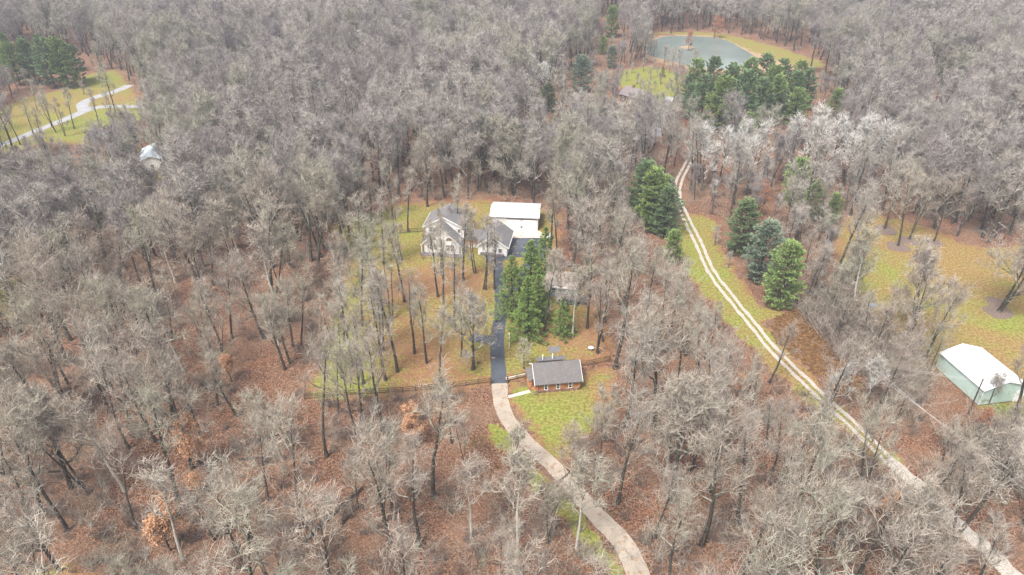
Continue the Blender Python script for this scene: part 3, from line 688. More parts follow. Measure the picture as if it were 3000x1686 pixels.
# ------------------------------------------------------------------ planting
TREES = []          # (x, y, height, root) of bare trees, for spacing
def plant(name, kit, px, py, scale, rz, label, cat, group=None, z=0.0, world=None, tilt=0.0):
    x, y = world if world else G(px, py)
    e = empty(name, (x, y, z), rz, scale)
    e.rotation_euler = (tilt*math.cos(rz*3), tilt*math.sin(rz*5), rz)
    for nm, me in zip(('trunk', 'crown', 'leaves'), kit): link(nm, me, e)
    tag(e, label, cat, group)
    return e
rng = random.Random(11)
WALL = []            # world-space keep-out points: (x, y, r)
hand = [  # base px, base py, kit, height scale, label
 (1132,1298,NEAR[0],1.12,'tall dark-trunked tree on leaf litter below the left rail fence'),
 (958,1339,NEAR[3],1.05,'straight tall tree with pale mossy foot left of the dark-trunked one'),
 (1269,1456,NEAR[8],1.1,'tall straight tree rising midway between fence and fallen log'),
 (1357,821,NEAR[9],0.85,'bare tree standing alone on the lawn directly before the white house'),
 (1300,905,NEAR[5],0.80,'slim tree on the leaf strewn lawn left of the asphalt drive'),
 (1283,870,NEAR[2],0.80,'slim tree on the lawn in front of the big gable'),
 (1418,850,NEAR[6],0.78,'twin-stemmed tree beside the asphalt drive before the garage wing'),
 (1448,848,NEAR[2],0.74,'slender tree at the very edge of the asphalt before the garage wing'),
 (1508,572,OLD[1],1.0,'huge many-stemmed old tree behind the white pole barn'),
 (1252,606,NEAR[1],0.95,'ivy-dark trunked tree behind the white house at the lawn edge'),
 (1215,1036,NEAR[5],0.82,'thin dark tree on the rusty lawn left of the asphalt spur'),
 (1118,1035,NEAR[6],0.85,'forked tree in the middle of the left lawn'),
 (1165,1090,NEAR[7],0.95,'crooked wide-forking tree above the left rail fence'),
 (1130,1115,NEAR[2],0.9,'upright tree close behind the left rail fence'),
 (1250,1065,NEAR[3],0.75,'tree on the lawn between the crooked tree and the driveway oak'),
 (1386,1083,OLD[0],0.70,'gnarled oak touching the left edge of the dark asphalt'),
 (1037,1075,NEAR[8],0.85,'tree at the yellow-green left side of the lawn'),
 (1340,700,NEAR[4],0.72,'bare tree rising behind the roof of the white house'),
 (1595,978,NEAR[8],0.82,'straight dark tree right of the spruces'),
 (1640,975,NEAR[2],0.70,'thin mossy tree between spruces and pale leaning tree'),
 (1678,988,PALE[0],0.86,'pale-barked leaning tree below the blue-grey shed'),
 (1745,1035,NEAR[6],0.9,'double-trunked tree at the right edge of the cabin lawn'),
 (1720,962,NEAR[5],0.8,'thin tree behind the double-trunked one'),
 (1610,745,NEAR[1],0.95,'tall tree at the corner of the white pole barn'),
 (1632,760,NEAR[5],0.8,'slim tree right of the one at the pole barn corner'),
 (1968,1467,OLD[0],0.98,'great spreading lichen-grey tree in the middle of the right woods'),
 (1811,1473,NEAR[1],0.95,'tall tree just right of the concrete driveway bend'),
 (1665,1456,PALE[1],0.72,'pale tree growing between grass verge and driveway'),
 (1689,1607,PALE[0],0.9,'silvery tree on the mossy verge at the lower driveway'),
 (1516,1625,PALE[1],0.95,'pale slender tree in the woods left of the lower driveway'),
 (1229,1598,NEAR[5],0.9,'slim tree above the bottom edge right of the fallen log'),
 (1380,1578,PALE[0],0.75,'short broad-trunked pale tree between log and driveway'),
 (120,1582,NEAR[9],0.9,'leaning dark trunk near the bottom left corner'),
 (536,1640,PALE[1],0.9,'white-limbed leaning tree by the tan-leaved sapling'),
 (198,1555,NEAR[1],1.0,'second leaning dark tree from the bottom left corner'),
 (520,1466,NEAR[5],1.0,'thin leaning tree between the two tan-leaved saplings'),
 (210,1430,OLD[0],0.8,'thick leaning tree in the lower left woods'),
 (462,1252,NEAR[4],1.0,'dark tree just up-left of the largest tan-leaved sapling'),
 (563,1372,NEAR[1],1.05,'tall forked tree left of the largest tan-leaved sapling'),
 (2617,1700,OLD[0],0.72,'massive dark trunk cut by the bottom edge on the right'),
 (2753,1690,NEAR[8],0.95,'lichen-green trunk cut by the bottom edge near the gravel track'),
 (2516,1512,NEAR[6],1.05,'ivy-clad leaning tree left of the lower gravel track'),
 (2388,1279,NEAR[3],0.95,'dark tree standing against the gravel track'),
 (2081,1442,NEAR[9],1.0,'lichen-grey tree right of the great spreading tree'),
 (2904,1372,NEAR[7],0.7,'dark tree below the mint barn by the cables'),
 (2675,989,OLD[1],0.88,'vase-shaped tree in its mulch ring nearest the mint barn'),
 (2924,911,OLD[1],1.02,'large dense tree in a mulch ring at the right edge of the field'),
 (2631,721,NEAR[1],0.9,'upright tree in a mulch ring in the upper field'),
 (2660,702,NEAR[6],0.9,'tree directly behind the upright one in the upper field'),
 (2592,671,NEAR[4],0.95,'tree on the biggest mulch ring at the top of the field'),
 (2489,764,NEAR[6],0.9,'mossy tree at the left margin of the field'),
 (2875,672,NEAR[1],0.95,'dark tree where the field meets the woods'),
 (2735,712,NEAR[9],0.85,'small-crowned tree at the upper middle of the field'),
 (2720,1101,NEAR[9],0.5,'bent tree reaching over the white roof of the mint barn'),
 (2896,1186,SMALL[0],0.8,'little bare tree against the gable of the mint barn'),
 (2093,719,SMALL[1],0.62,'small round fruit tree beside the gravel track'),
 (2134,785,SMALL[0],0.5,'tiny bare tree before the three yard pines'),
 (2425,1215,WHITE[0],0.55,'white-twigged small tree right of the gravel track'),
 (2540,1190,WHITE[1],0.5,'white-twigged small tree on dead bracken near the cables'),
 (1535,1080,SMALL[2],0.75,'bushy small tree between asphalt drive and log cabin'),
 (1503,1390,SMALL[1],1.25,'spindly tree leaning over the grass verge below the cabin path'),
 (1770,1290,SMALL[2],1.3,'low grey tree at the corner of the cabin lawn'),
 (1292,800,NEAR[3],0.74,'slim tree right before the arched windows of the white house'), (1392,800,NEAR[6],0.72,'forked tree before the breezeway of the white house'),
 (60,425,SLIM[0],0.8,'slim tree below the pale road in the left clearing, nearest the edge'), (100,400,SLIM[1],0.7,'slim tree on the lower verge of the pale road in the left clearing'), (152,372,SLIM[2],0.75,'slim tree standing over the pale road in the left clearing'), (190,400,SLIM[3],0.7,'forked slim tree below the pale road in the left clearing'),
 (218,378,SLIM[0],0.75,'slim tree on the green grass below the road fork'), (135,445,SLIM[2],0.75,'slim tree near the low dark-roofed house, left side'), (292,372,SLIM[1],0.7,'slim tree near the low dark-roofed house, right side'), (20,350,SLIM[2],0.75,'slim tree above the pale road at the left edge'), (335,395,SLIM[3],0.8,'forked slim tree at the right margin of the left clearing'), (110,325,SLIM[0],0.6,'small slim tree on the ochre grass of the left clearing'),
 (1010,1010,NEAR[2],0.85,'slim tree at the yellow-green lawn margin, nearer one'), (1062,955,NEAR[3],0.85,'slim tree at the yellow-green lawn margin, farther one'),
 (1092,872,NEAR[2],0.85,'slim tree at the upper left of the leaf strewn lawn'), (1150,940,NEAR[6],0.8,'forked slim tree in the middle of the rusty lawn'), (1185,885,NEAR[8],0.85,'straight slim tree below the left corner of the house'),
 (1062,800,NEAR[3],0.85,'slim tree left of the house behind the lawn margin'), (1125,775,NEAR[2],0.8,'slim tree between the lawn margin and the house'), (1175,765,NEAR[6],0.75,'forked tree at the left corner of the house'),
 (1330,940,NEAR[2],0.8,'slim tree close left of the asphalt spur'), (1352,1045,NEAR[3],0.7,'thin tree left of the gnarled oak'), (1000,1110,NEAR[6],0.85,'forked slim tree behind the left end of the fence'),
 (1065,1125,NEAR[2],0.85,'slim tree touching the back of the long fence'), (1292,1120,NEAR[8],0.8,'straight slim tree behind the right half of the fence'), (1195,680,NEAR[3],0.75,'slim tree beside the fence left of the house'),
 (1150,640,NEAR[2],0.8,'slim tree on the back lawn, nearest the woods'), (1090,665,NEAR[8],0.8,'slim tree on the back lawn beyond the fence'),
 (2380,870,SMALL[0],1.5,'low grey tree in the brush right of the nearest yard pine'), (2425,935,SMALL[1],1.5,'spreading low tree in the brush left of the field'), (2352,800,NEAR[7],0.6,'dense tree right behind the blue-green pine'),
 (2405,770,NEAR[4],0.65,'grey-green tree left of the upper field'), (2340,735,NEAR[6],0.65,'tree behind the tallest yard pine'), (2450,1000,SMALL[2],1.5,'dark low tree above the dead bracken'), (2560,1040,SMALL[0],1.4,'low tree at the corner of the field by the cables'),
 (2500,880,SMALL[1],1.3,'low tree at the field margin beside the blue tarp'), (2640,1075,SMALL[2],1.2,'low tree left of the mint barn'), (2300,680,NEAR[9],0.7,'broad grey tree above the yard pines'), (2400,700,NEAR[1],0.7,'broad grey tree between bright pines and field'),
 (165,390,NEAR[6],0.75,'forking tree by the far left road'),
 (340,335,NEAR[2],0.9,'slim tree where the far left road forks'),
 (247,278,SMALL[1],0.7,'rounded orchard tree in the far left clearing'),
 (300,255,SMALL[2],0.9,'taller orchard tree in the far left clearing'),
]
hand_xy = []
for i, (a, b, kit, s, lab) in enumerate(hand):
    x, y = G(a, b); hand_xy.append((x, y))
    if 1000 < a < 1760 and 640 < b < 1120 and s < 0.96 and kit in NEAR: kit = SLIM[3 if kit is NEAR[6] else i % 3]; s *= 1.2
    plant('bare_tree', kit, a, b, s, rng.uniform(0, 6.28), lab, 'tree', 'bare trees that stand out')

# clearings and roads keep trees off; things worth seeing thin the trees that would hide them
clear_polys = [[G(*p) for p in pl] for pl in (
  [(900,1175),(950,1060),(1000,950),(1050,860),(1090,760),(1100,700),(1100,640),(1180,590),(1450,585),(1640,615),(1650,700),(1640,760),(1740,900),(1775,1050),(1775,1085),(1560,1130),(1430,1140),(1330,1158)],
  [(1484,1115),(1700,1090),(1785,1065),(1805,1130),(1770,1215),(1700,1290),(1640,1355),(1600,1335)],
  [(2440,650),(2560,618),(2700,660),(2880,725),(3150,700),(3400,1000),(3300,1280),(2990,1260),(2870,1205),(2765,1110),(2620,1000),(2540,930),(2470,830)],
  [(1795,240),(1825,205),(1900,190),(2010,205),(2030,250),(2000,300),(1960,330),(1900,345),(1850,300)],
  [(1890,185),(1875,140),(1893,102),(2100,94),(2190,108),(2295,138),(2415,185),(2420,210),(2200,222),(2050,216)],
  [(-60,330),(60,285),(180,258),(255,212),(345,202),(390,250),(430,300),(440,335),(350,400),(260,430),(130,425),(-60,500)],
  [(2003,600),(2110,640),(2130,720),(2330,910),(2400,975),(2540,1180),(2440,1150),(2300,1150),(2080,910),(1985,790),(1960,690)],
  [(1985,230),(2360,170),(2400,330),(2200,400),(1985,370)],
  [(-60,190),(225,200),(270,240),(-60,270)])]
lines = [([G(a, b) for a, b, _ in DRIVE], 3.2), ([G(a, b) for a, b, _ in TR], 3.0), ([G(a, b) for a, b in [(2600,1346),(2718,1446),(2893,1613),(3060,1790)]], 2.8),
         ([G(a, b) for a, b in [(-120,470),(186,353),(295,314),(660,318)]], 5), ([G(a, b) for a, b in [(2500,1050),(2760,1240),(3060,1480)]], 3.0)]
SEE = []  # (px, py, radius px, probability that a tree over it is dropped)
def see(pts, r, p, step=22):
    for i in range(len(pts)-1):
        (a, b), (c, d) = pts[i], pts[i+1]; n = max(1, int(math.hypot(c-a, d-b)/step))
        for t in range(n+1): SEE.append((a+(c-a)*t/n, b+(d-b)*t/n, r, p))
see([(1872,1680),(1834,1590),(1743,1512),(1675,1434),(1613,1357),(1540,1299),(1494,1240),(1463,1124),(1457,1000)], 16, 0.86)
see([(1445,1265),(1560,1410),(1690,1545),(1790,1650)], 16, 0.88)
see([(1570,1080),(1690,1070)], 32, 0.97); see([(1575,1140),(1690,1130)], 18, 0.95); see([(1640,1200),(1700,1230)], 20, 0.5)
see([(1260,700),(1470,720)], 45, 0.95); see([(1450,630),(1580,630)], 30, 0.97); see([(1500,720),(1580,720)], 20, 0.9)
see([(2003,620),(2083,795),(2204,950),(2363,1121)], 22, 0.97); see([(2427,1182),(2543,1291),(2650,1390)], 12, 0.6); see([(2718,1446),(2963,1683)], 10, 0.3)
see([(1985,570),(2003,620)], 14, 0.9)
see([(2740,1050),(2860,1130),(2970,1150)], 46, 0.995); see([(2600,800),(2750,850),(2900,820)], 50, 0.8); see([(2700,950),(2950,1000)], 40, 0.85)
see([(900,1160),(1435,1112)], 12, 0.8); see([(930,1100),(960,1000),(1000,860)], 24, 0.8); see([(1050,930),(1300,900)], 40, 0.6); see([(1050,650),(1180,620)], 20, 0.5)
see([(1950,130),(2180,165)], 22, 0.98); see([(2100,100),(2380,180)], 14, 0.95); see([(1850,235),(1980,260)], 20, 0.9); see([(1835,258),(1880,280)], 12, 0.6)
see([(2050,250),(2340,260)], 50, 0.97); see([(2040,330),(2200,350)], 25, 0.8); see([(40,150),(230,160)], 50, 0.97)
see([(120,385),(290,312),(380,314)], 12, 0.97); see([(60,400),(180,400),(280,370)], 16, 0.9); see([(300,410),(400,450)], 16, 0.45); see([(250,300),(370,256)], 10, 0.85); see([(300,230),(200,280)], 20, 0.8); see([(410,450),(440,480)], 16, 0.35); see([(300,500),(340,520)], 12, 0.5); see([(0,800),(30,805)], 14, 0.4)
see([(1880,520),(1940,640)], 50, 1); see([(2180,650),(2290,820)], 50, 1); see([(1500,800),(1560,900)], 40, 0.9); see([(1600,830),(1690,860)], 20, 0.75)
see([(2290,440),(2600,450)], 25, 0.75); see([(2050,450),(2200,450)], 25, 0.6); see([(2150,370),(2220,375)], 25, .9);see([(2320,320),(2450,310)], 25, 0.9); see([(2310,540),(2430,600)], 18, 0.85); see([(1690,200),(1700,240)], 30, 1); see([(1785,40),(1790,80)], 30, 1); see([(1765,140),(1790,190)], 18, 1); see([(1590,210),(1605,300)], 18, .9); see([(2750,200),(2750,215)], 14, 1); see([(2320,320),(2450,310)], 25, 0.97); see([(2180,400),(2150,410)], 22, 0.97); see([(2060,395),(2075,400)], 12, .8)
see([(590,1290),(600,1300)], 34, 0.8); see([(490,1560),(500,1570)], 26, 0.6); see([(2180,160),(2400,190)], 16, .9); see([(2900,1200),(2890,1230)], 20, 0.8)
SE = np.array(SEE)
def ok(x, y, H, cr, rnd):
    X = np.array([x]); Y = np.array([y])
    for pl in clear_polys:
        if inside(X, Y, pl)[0]: return False
    for ln, r in lines:
        if edge_dist(X, Y, ln, closed=False)[0] < r: return False
    bx, by = PX(x, y, 0); mx, my = PX(x, y, H*0.30); tx, ty = PX(x, y, H*1.0)
    sc = FPX/(y*cp + (CAM_H-H*0.6)*sp)
    rx = cr*sc*0.9; cx_, cy_ = (mx+tx)/2, (my+ty)/2; ry = abs(my-ty)/2
    hit = ((np.abs(SE[:, 0]-cx_) < rx+SE[:, 2]*0.6) & (np.abs(SE[:, 1]-cy_) < ry+SE[:, 2]*0.6))
    if hit.any():
        p = SE[hit, 3].max()
        if rnd < p: return False
    for (hx, hy) in hand_xy:
        if (hx-x)**2 + (hy-y)**2 < 12: return False
    return True
nprng = np.random.default_rng(5)
cand = []
yy = 40.0
while yy < 720:
    sp_ = 7.0 if yy < 95 else 6.3 if yy < 240 else 7.0
    hw = (yy*cp + CAM_H*sp)*0.7143 + 14
    xx = -hw
    while xx < hw:
        x = xx + nprng.uniform(-.42, .42)*sp_; y = yy + nprng.uniform(-.42, .42)*sp_
        hn = 1.0 + 0.16*float(noise2(x, y, 55.0, 6)) + nprng.normal(0, 0.14)
        cand.append((x, y, float(np.clip(hn, 0.62, 1.28)), nprng.random(), nprng.uniform(0, 6.28), nprng.random())); xx += sp_
    yy += sp_
# sparse patches of forest near the camera let the leaf floor show
good = []
for (x, y, s, r, rz, r2) in cand:
    gap_ = float(noise2(x, y, 16.0, 9))
    dist = math.hypot(x, y)
    lo = (0.50 if x < 0 else 0.30) if dist < 128 else ((0.26 if x < 0 else 0.14) if dist < 180 else 0.04)
    if r2 < lo*(1.0 + 0.9*gap_): continue
    bx, by = PX(x, y, 0); tx, ty = PX(x, y, 22*s)
    if ty > 1760 or bx < -160 and tx < -160 or bx > 3160 and tx > 3160 or by < -20: continue
    if not ok(x, y, 23*s, 6.2*s, r):
        for q in (0.62, 0.42):
            if ok(x, y, 23*s*q, 6.2*s*q, r): s *= q; break
        else: continue
    good.append((x, y, s, rz, bx, by))
good.sort(key=lambda t: (t[0]**2 + t[1]**2 + CAM_H**2))
N_IND = 205
near, far = good[:N_IND], good[N_IND:]
ORD = ['first','second','third','fourth','fifth','sixth','seventh','eighth','ninth','tenth','eleventh','twelfth','thirteenth','fourteenth','fifteenth','sixteenth','seventeenth','eighteenth','nineteenth','twentieth']
def region(bx, by):
    col = 'far-left' if bx < 420 else 'left' if bx < 880 else 'left-middle' if bx < 1450 else 'right-middle' if bx < 2050 else 'right' if bx < 2600 else 'far-right'
    row = 0 if by > 1686 else 1 if by > 1560 else 2 if by > 1440 else 3 if by > 1320 else 4 if by > 1210 else 5 if by > 1110 else 6 if by > 1010 else 7
    rw = ['rooted below the frame', 'bottom row', 'second row up', 'third row up', 'fourth row up', 'row level with cabin', 'row above cabin', 'row below house'][row]
    return (rw, col)
reg = {}
for t in near: reg.setdefault(region(t[4], t[5]), []).append(t)
look = ['bare grey tree', 'slender bare tree', 'tall bare tree', 'leafless woodland tree', 'bare spreading tree']
for key, L in reg.items():
    L.sort(key=lambda t: t[4])
    for i, (x, y, s, rz, bx, by) in enumerate(L):
        v = (int(rz*1000) + i) % len(NEAR)
        kit = PALE[i % 2] if rz > 5.75 else NEAR[v]
        lk = 'pale-barked bare tree' if rz > 5.75 else ('tall bare grey tree' if s > 1.08 else 'shorter bare grey tree' if s < 0.9 else 'bare grey tree')
        o_ = (ORD[i]+' from the left') if i < len(ORD) else 'rightmost'
        plant('bare_tree', kit, 0, 0, s, rz, f'{lk} in the {key[1]} woods, {key[0]}, {o_}', 'tree', 'bare woodland trees', world=(x, y), tilt=0.09)
# seven single trees further off, also the pattern for the far woods
far_src = []
step = max(1, len(far)//40)
pick = [i*7+4 for i in range(12)]
for j, i in enumerate(pick):
    x, y, s, rz, bx, by = far[i]
    o = link('bare_tree', FAR[j], None, (x, y, 0), (0, 0, rz), (s, s, s)); far_src.append(o)
    tag(o, f'grey bare tree, {ORD[j]} of twelve along the front of the distant woods', 'tree', 'bare woodland trees')
far = [t for i, t in enumerate(far) if i not in pick]

def scatter(name, label, pts, sources, cat=None):
    """one object of many plants: points carry turn, size and which plant"""
    me = bpy.data.meshes.new(name); n = len(pts)
    me.vertices.add(n); me.vertices.foreach_set('co', np.array([(p[0], p[1], 0.0) for p in pts], dtype=np.float32).ravel())
    a = me.attributes.new('turn', 'FLOAT_VECTOR', 'POINT'); a.data.foreach_set('vector', np.array([(p[5], p[6], p[3]) for p in pts], dtype=np.float32).ravel())
    a = me.attributes.new('size', 'FLOAT', 'POINT'); a.data.foreach_set('value', np.array([p[2] for p in pts], dtype=np.float32))
    a = me.attributes.new('which', 'INT', 'POINT'); a.data.foreach_set('value', np.array([p[4] for p in pts], dtype=np.int32))
    o = link(name, me); tag(o, label, cat, None, 'stuff')
    ng = bpy.data.node_groups.new(name, 'GeometryNodeTree')
    ng.interface.new_socket('Geometry', in_out='INPUT', socket_type='NodeSocketGeometry'); ng.interface.new_socket('Geometry', in_out='OUTPUT', socket_type='NodeSocketGeometry')
    N = ng.nodes; gi = N.new('NodeGroupInput'); go = N.new('NodeGroupOutput')
    j = N.new('GeometryNodeJoinGeometry')
    for s in sources:
        oi = N.new('GeometryNodeObjectInfo'); oi.transform_space = 'ORIGINAL'; oi.inputs['Object'].default_value = s; oi.inputs['As Instance'].default_value = True
        ng.links.new(oi.outputs['Geometry'], j.inputs[0])
    ip = N.new('GeometryNodeInstanceOnPoints'); ip.inputs['Pick Instance'].default_value = True
    def at(nm, typ, k):
        x = N.new('GeometryNodeInputNamedAttribute'); x.data_type = typ; x.inputs['Name'].default_value = nm; return x.outputs['Attribute']
    ng.links.new(gi.outputs[0], ip.inputs['Points']); ng.links.new(j.outputs[0], ip.inputs['Instance'])
    ng.links.new(at('which', 'INT', 0), ip.inputs['Instance Index'])
    ng.links.new(at('turn', 'FLOAT_VECTOR', 0), ip.inputs['Rotation']); ng.links.new(at('size', 'FLOAT', 0), ip.inputs['Scale'])
    ng.links.new(ip.outputs[0], go.inputs[0])
    md = o.modifiers.new('scatter', 'NODES'); md.node_group = ng
    return o
def stand(x, y, rz):
    q = float(noise2(x, y, 48.0, 12))*1.9 + 1.5 + (rz-3.14)*0.42
    sz = int(np.clip(float(noise2(y, x, 36.0, 4))*1.6 + 1 + ((rz*7) % 1-0.5)*1.6, 0, 2.99))
    return int(np.clip(q, 0, 3.99)) + 4*sz
FP = [(x, y, s*(0.96 if i % 3 else 1.05), rz, stand(x, y, rz), 0.05*math.sin(i*3.3), 0.05*math.cos(i*1.7)) for i, (x, y, s, rz, bx, by) in enumerate(far)]
scatter('woodland', 'bare grey and pinkish winter woods filling the distance', FP, far_src)
print('TREES near', len(near), 'far', len(far))

# undergrowth: four real shrubs, then the uncountable rest
bsrc = []
for j, (a, b, lab) in enumerate([(1400,1065,'leafless shrub at the foot of the gnarled oak'), (1240,760,'leafless shrub before the white house porch'), (1570,1160,'dark leafless shrub at the cabin corner'), (1520,1052,'leafless shrub right of the asphalt beside the white post')]):
    x, y = G(a, b); o = link('shrub', BUSH[j], None, (x, y, 0), (0, 0, j)); o.scale = (0.6,)*3
    tag(o, lab, 'shrub', 'bare shrubs'); bsrc.append(o); o.scale = ((0.6, 0.5, 0.4, 0.4)[j],)*3
UG = []
for i in range(13000):
    y = nprng.uniform(45, 420)**1.0; hw = (y*cp + CAM_H*sp)*0.7143+5; x = nprng.uniform(-hw, hw)
    if y > 230 and nprng.random() < 0.45: continue
    if noise2(x, y, 12.0, 3) < -0.35: continue
    X1 = np.array([x]); Y1 = np.array([y])
    if any(inside(X1, Y1, pl)[0] for pl in clear_polys): continue
    if any(edge_dist(X1, Y1, ln, closed=False)[0] < r*0.72 for ln, r in lines[:3]): continue
    if 2700 < PX(x, y)[0] < 3010 and 1040 < PX(x, y)[1] < 1250: continue
    UG.append((x, y, nprng.uniform(0.4, 1.15), nprng.uniform(0, 6.28), int(nprng.integers(0, 4)), nprng.normal(0, .12), nprng.normal(0, .12)))
# thicker scrub between track and barn
for i in range(1300):
    t = nprng.random(); a = 2300+t*750; b = 900+t*560; x, y = G(a+nprng.normal(0, 60)+90, b+nprng.normal(0, 40)-20)
    X1 = np.array([x]); Y1 = np.array([y])
    if any(inside(X1, Y1, pl)[0] for pl in clear_polys[:-1]): continue
    if 2700 < PX(x, y)[0] < 3010 and 1040 < PX(x, y)[1] < 1270: continue
    if edge_dist(X1, Y1, lines[1][0], closed=False)[0] < 3 or edge_dist(X1, Y1, lines[2][0], closed=False)[0] < 3: continue
    UG.append((x, y, nprng.uniform(0.7, 1.5), nprng.uniform(0, 6.28), int(nprng.integers(0, 4)), 0, 0))
scatter('undergrowth', 'tangled leafless undergrowth on the forest floor', UG, bsrc)

# trees that kept their dead leaves
for i, (a, b, k, s, lab) in enumerate([(590,1372,0,1.25,'largest sapling with dead tan leaves in the lower left woods'), (500,1612,1,1.2,'dense tan-leaved sapling behind the white-limbed leaning tree'), (492,1525,1,0.8,'small tan-leaved sapling above the dense one'),
      (575,1460,1,0.7,'little tan-leaved sapling halfway up to the largest'), (1215,1310,0,1.0,'tan-leaved sapling below the left rail fence'), (1300,1255,1,0.8,'small tan-leaved sapling right of the tall dark-trunked tree'), (2868,1272,2,0.5,'rust-leaved tree below the power pole by the mint barn'),
      (2215,640,2,0.95,'pinkish rust-leaved tree behind the yard pines'), (2590,1530,1,0.9,'tan-leaved sapling left of the lower gravel track'), (680,1120,1,0.9,'tan-leaved sapling in the mid left woods'), (760,1240,1,0.7,'thin tan-leaved sapling left of the fence end'),
      (2016,150,2,0.9,'rusty bald cypress on the pond island'), (2092,112,2,1.0,'left tree of the rusty pair on the far pond bank'), (2108,113,2,0.9,'right tree of the rusty pair on the far pond bank'), (1520,195,2,0.8,'orange-leaved tree glimpsed in the upper woods'), (2160,1160,1,0.8,'tan-leaved sapling beside the left verge of the gravel track')]):
    plant('leafy_tree', TAN[k], a, b, s, i*1.3, lab, 'tree', 'trees holding dead leaves')
# white twigged trees
for i, (a, b, s) in enumerate([(2055,560,.8),(2105,545,.75),(2190,550,.85),(2165,530,.8),(2310,520,.85),(2350,540,.8),(2385,515,.9),(2420,530,.85),(2470,545,.9),(2510,530,.85),(2550,555,.9),(2600,560,.85),(1555,300,.8),(1590,310,.7),(1600,275,.7),(1530,285,.6),(2030,510,.7)]):
    plant('white_tree', WHITE[i % 2], a, b, s*1.12, i*2.1, f'white-barked tree, {ORD[i]} counted along the pale clumps from the track', 'tree', 'white-barked trees')
# conifers
con = []
def fit(a, b, ty, H0):
    x, y = G(a, b); lo, hi = 1.0, 45.0
    for _ in range(30):
        m = (lo+hi)/2
        if PX(x, y, m)[1] > ty: lo = m
        else: hi = m
    return lo/H0
def pines(lst, kit, name, cat, group):
    for i, (a, b, s, k, lab) in enumerate(lst):
        plant(name, kit[k % len(kit)], a, b, s, i*1.7+a, lab, cat, group)
pg = [(2015,350,250),(2050,372,225),(2100,388,230),(2160,392,215),(2215,370,235),(2262,355,225),(2312,345,215),(2352,322,205),(2030,300,178),(2078,305,172),(2130,312,190),(2180,315,175),(2228,305,165),(2275,300,178),(2330,292,182),(2012,318,220),(2125,350,200),(2250,330,195)]
pg = [(a, b, fit(a, b, t, 24)) for a, b, t in pg]
pines([(a, b, s, i, f'dark green pine in the grove by the pond, {ORD[i]} of eighteen') for i, (a, b, s) in enumerate(pg)], PINE, 'pine_tree', 'pine tree', 'pine grove by the pond')
lg = [(10,238,120),(60,250,128),(110,248,122),(162,258,118),(205,258,115),(238,240,135),(-30,250,120),(30,210,95),(90,205,112),(140,205,105),(190,212,120),(15,180,82)]
lg = [(a, b, fit(a, b, t, 24)) for a, b, t in lg]
pines([(a, b, s, i+1, f'dark green pine in the far left grove, {ORD[i]} of twelve') for i, (a, b, s) in enumerate(lg)], PINE, 'pine_tree', 'pine tree', 'pine grove at the far left')
pines([(2165,742,fit(2165,742,592,15),0,'tallest dark yard pine of three by the gravel track'), (2222,822,fit(2222,822,655,15),1,'blue-green middle yard pine of three by the gravel track'), (2282,895,fit(2282,895,718,15),2,'bright green nearest yard pine of three by the gravel track'),
       (1880,640,fit(1880,640,480,15),0,'dark pine at the back of the row left of the gravel track'), (1905,668,fit(1905,668,500,15),2,'bright green pine in the row left of the gravel track'), (1945,690,fit(1945,690,555,15),0,'second dark pine in the row beside the bend of the track'), (1968,770,.6,2,'small pale green pine at the near end of the row beside the track'), (1935,640,fit(1935,640,520,15),1,'bluish pine touching the track at its narrow bend'),
       (1700,272,fit(1700,272,165,15),1,'blue-green pine left of the orchard house'), (1790,110,fit(1790,110,20,15),2,'green pine high in the woods left of the pond'), (1765,160,.6,2,'narrow green pine below the one left of the pond'), (1790,200,.7,1,'bluish pine between pond and orchard'),
             (2320,370,.95,2,'yellow-green pine below the right end of the pine grove'), (2275,360,.8,1,'grey-green pine at the lower right of the grove'), (2440,345,.75,2,'lone yellow-green pine right of the grove'), (2185,415,.7,2,'yellow-green pine below the grove'), (2220,405,.6,2,'bright pine right beside the one below the grove'), (2145,430,.5,1,'small pale pine by the grey roofed shed'),
       (2325,600,.95,2,'bright green pine above the three yard pines'), (2370,640,.75,2,'middle bright green pine right of the yard pines'), (2430,655,.6,2,'rightmost bright green pine at the field edge'), (2750,225,.6,2,'lone small green pine in the upper right woods'), (1605,330,.75,0,'dark pine under the white-barked clump in the upper woods')],
      YARD, 'pine_tree', 'pine tree', 'scattered pines')
pines([(1553,905,fit(1553,905,706,17),0,'tallest spruce on the driveway island'), (1500,930,fit(1500,930,752,17),1,'narrow spruce at the left of the driveway island'), (1545,990,fit(1545,990,812,17),1,'nearest bushy spruce beside the asphalt drive'), (1648,985,.60,0,'thin spruce beside the pale leaning tree'), (1595,820,.85,1,'spruce behind the tallest one near the parking area'), (1575,940,.7,0,'short spruce at the right of the island'),
       (1560,235,.6,0,'small dark spruce, left of a pair in the upper woods'), (1590,240,.6,1,'small dark spruce, right of a pair in the upper woods'), (1940,226,.32,0,'small conical spruce on the orchard lawn')], SPRUCE, 'spruce_tree', 'spruce tree', 'spruces')
for i, (a, b) in enumerate([(1835,240),(1865,248),(1905,232),(1925,226),(1878,262),(1900,265),(1918,270),(1850,215),(1885,210),(1915,205),(1935,248),(1960,215)]):
    plant('orchard_tree', SMALL[i % 3], a, b, 0.55+0.05*(i % 3), i, f'small bare fruit tree on the orchard lawn, {ORD[i]} of twelve', 'tree', 'orchard trees')
for i, (a, b) in enumerate([(1915,168),(1945,185),(1970,195),(1990,200),(2030,200),(1905,150)]):
    plant('bank_tree', SMALL[i % 3], a, b, 1.0, i*2, f'thin bare tree on the near pond bank, {ORD[i]} from the left', 'tree', 'trees on the near pond bank')

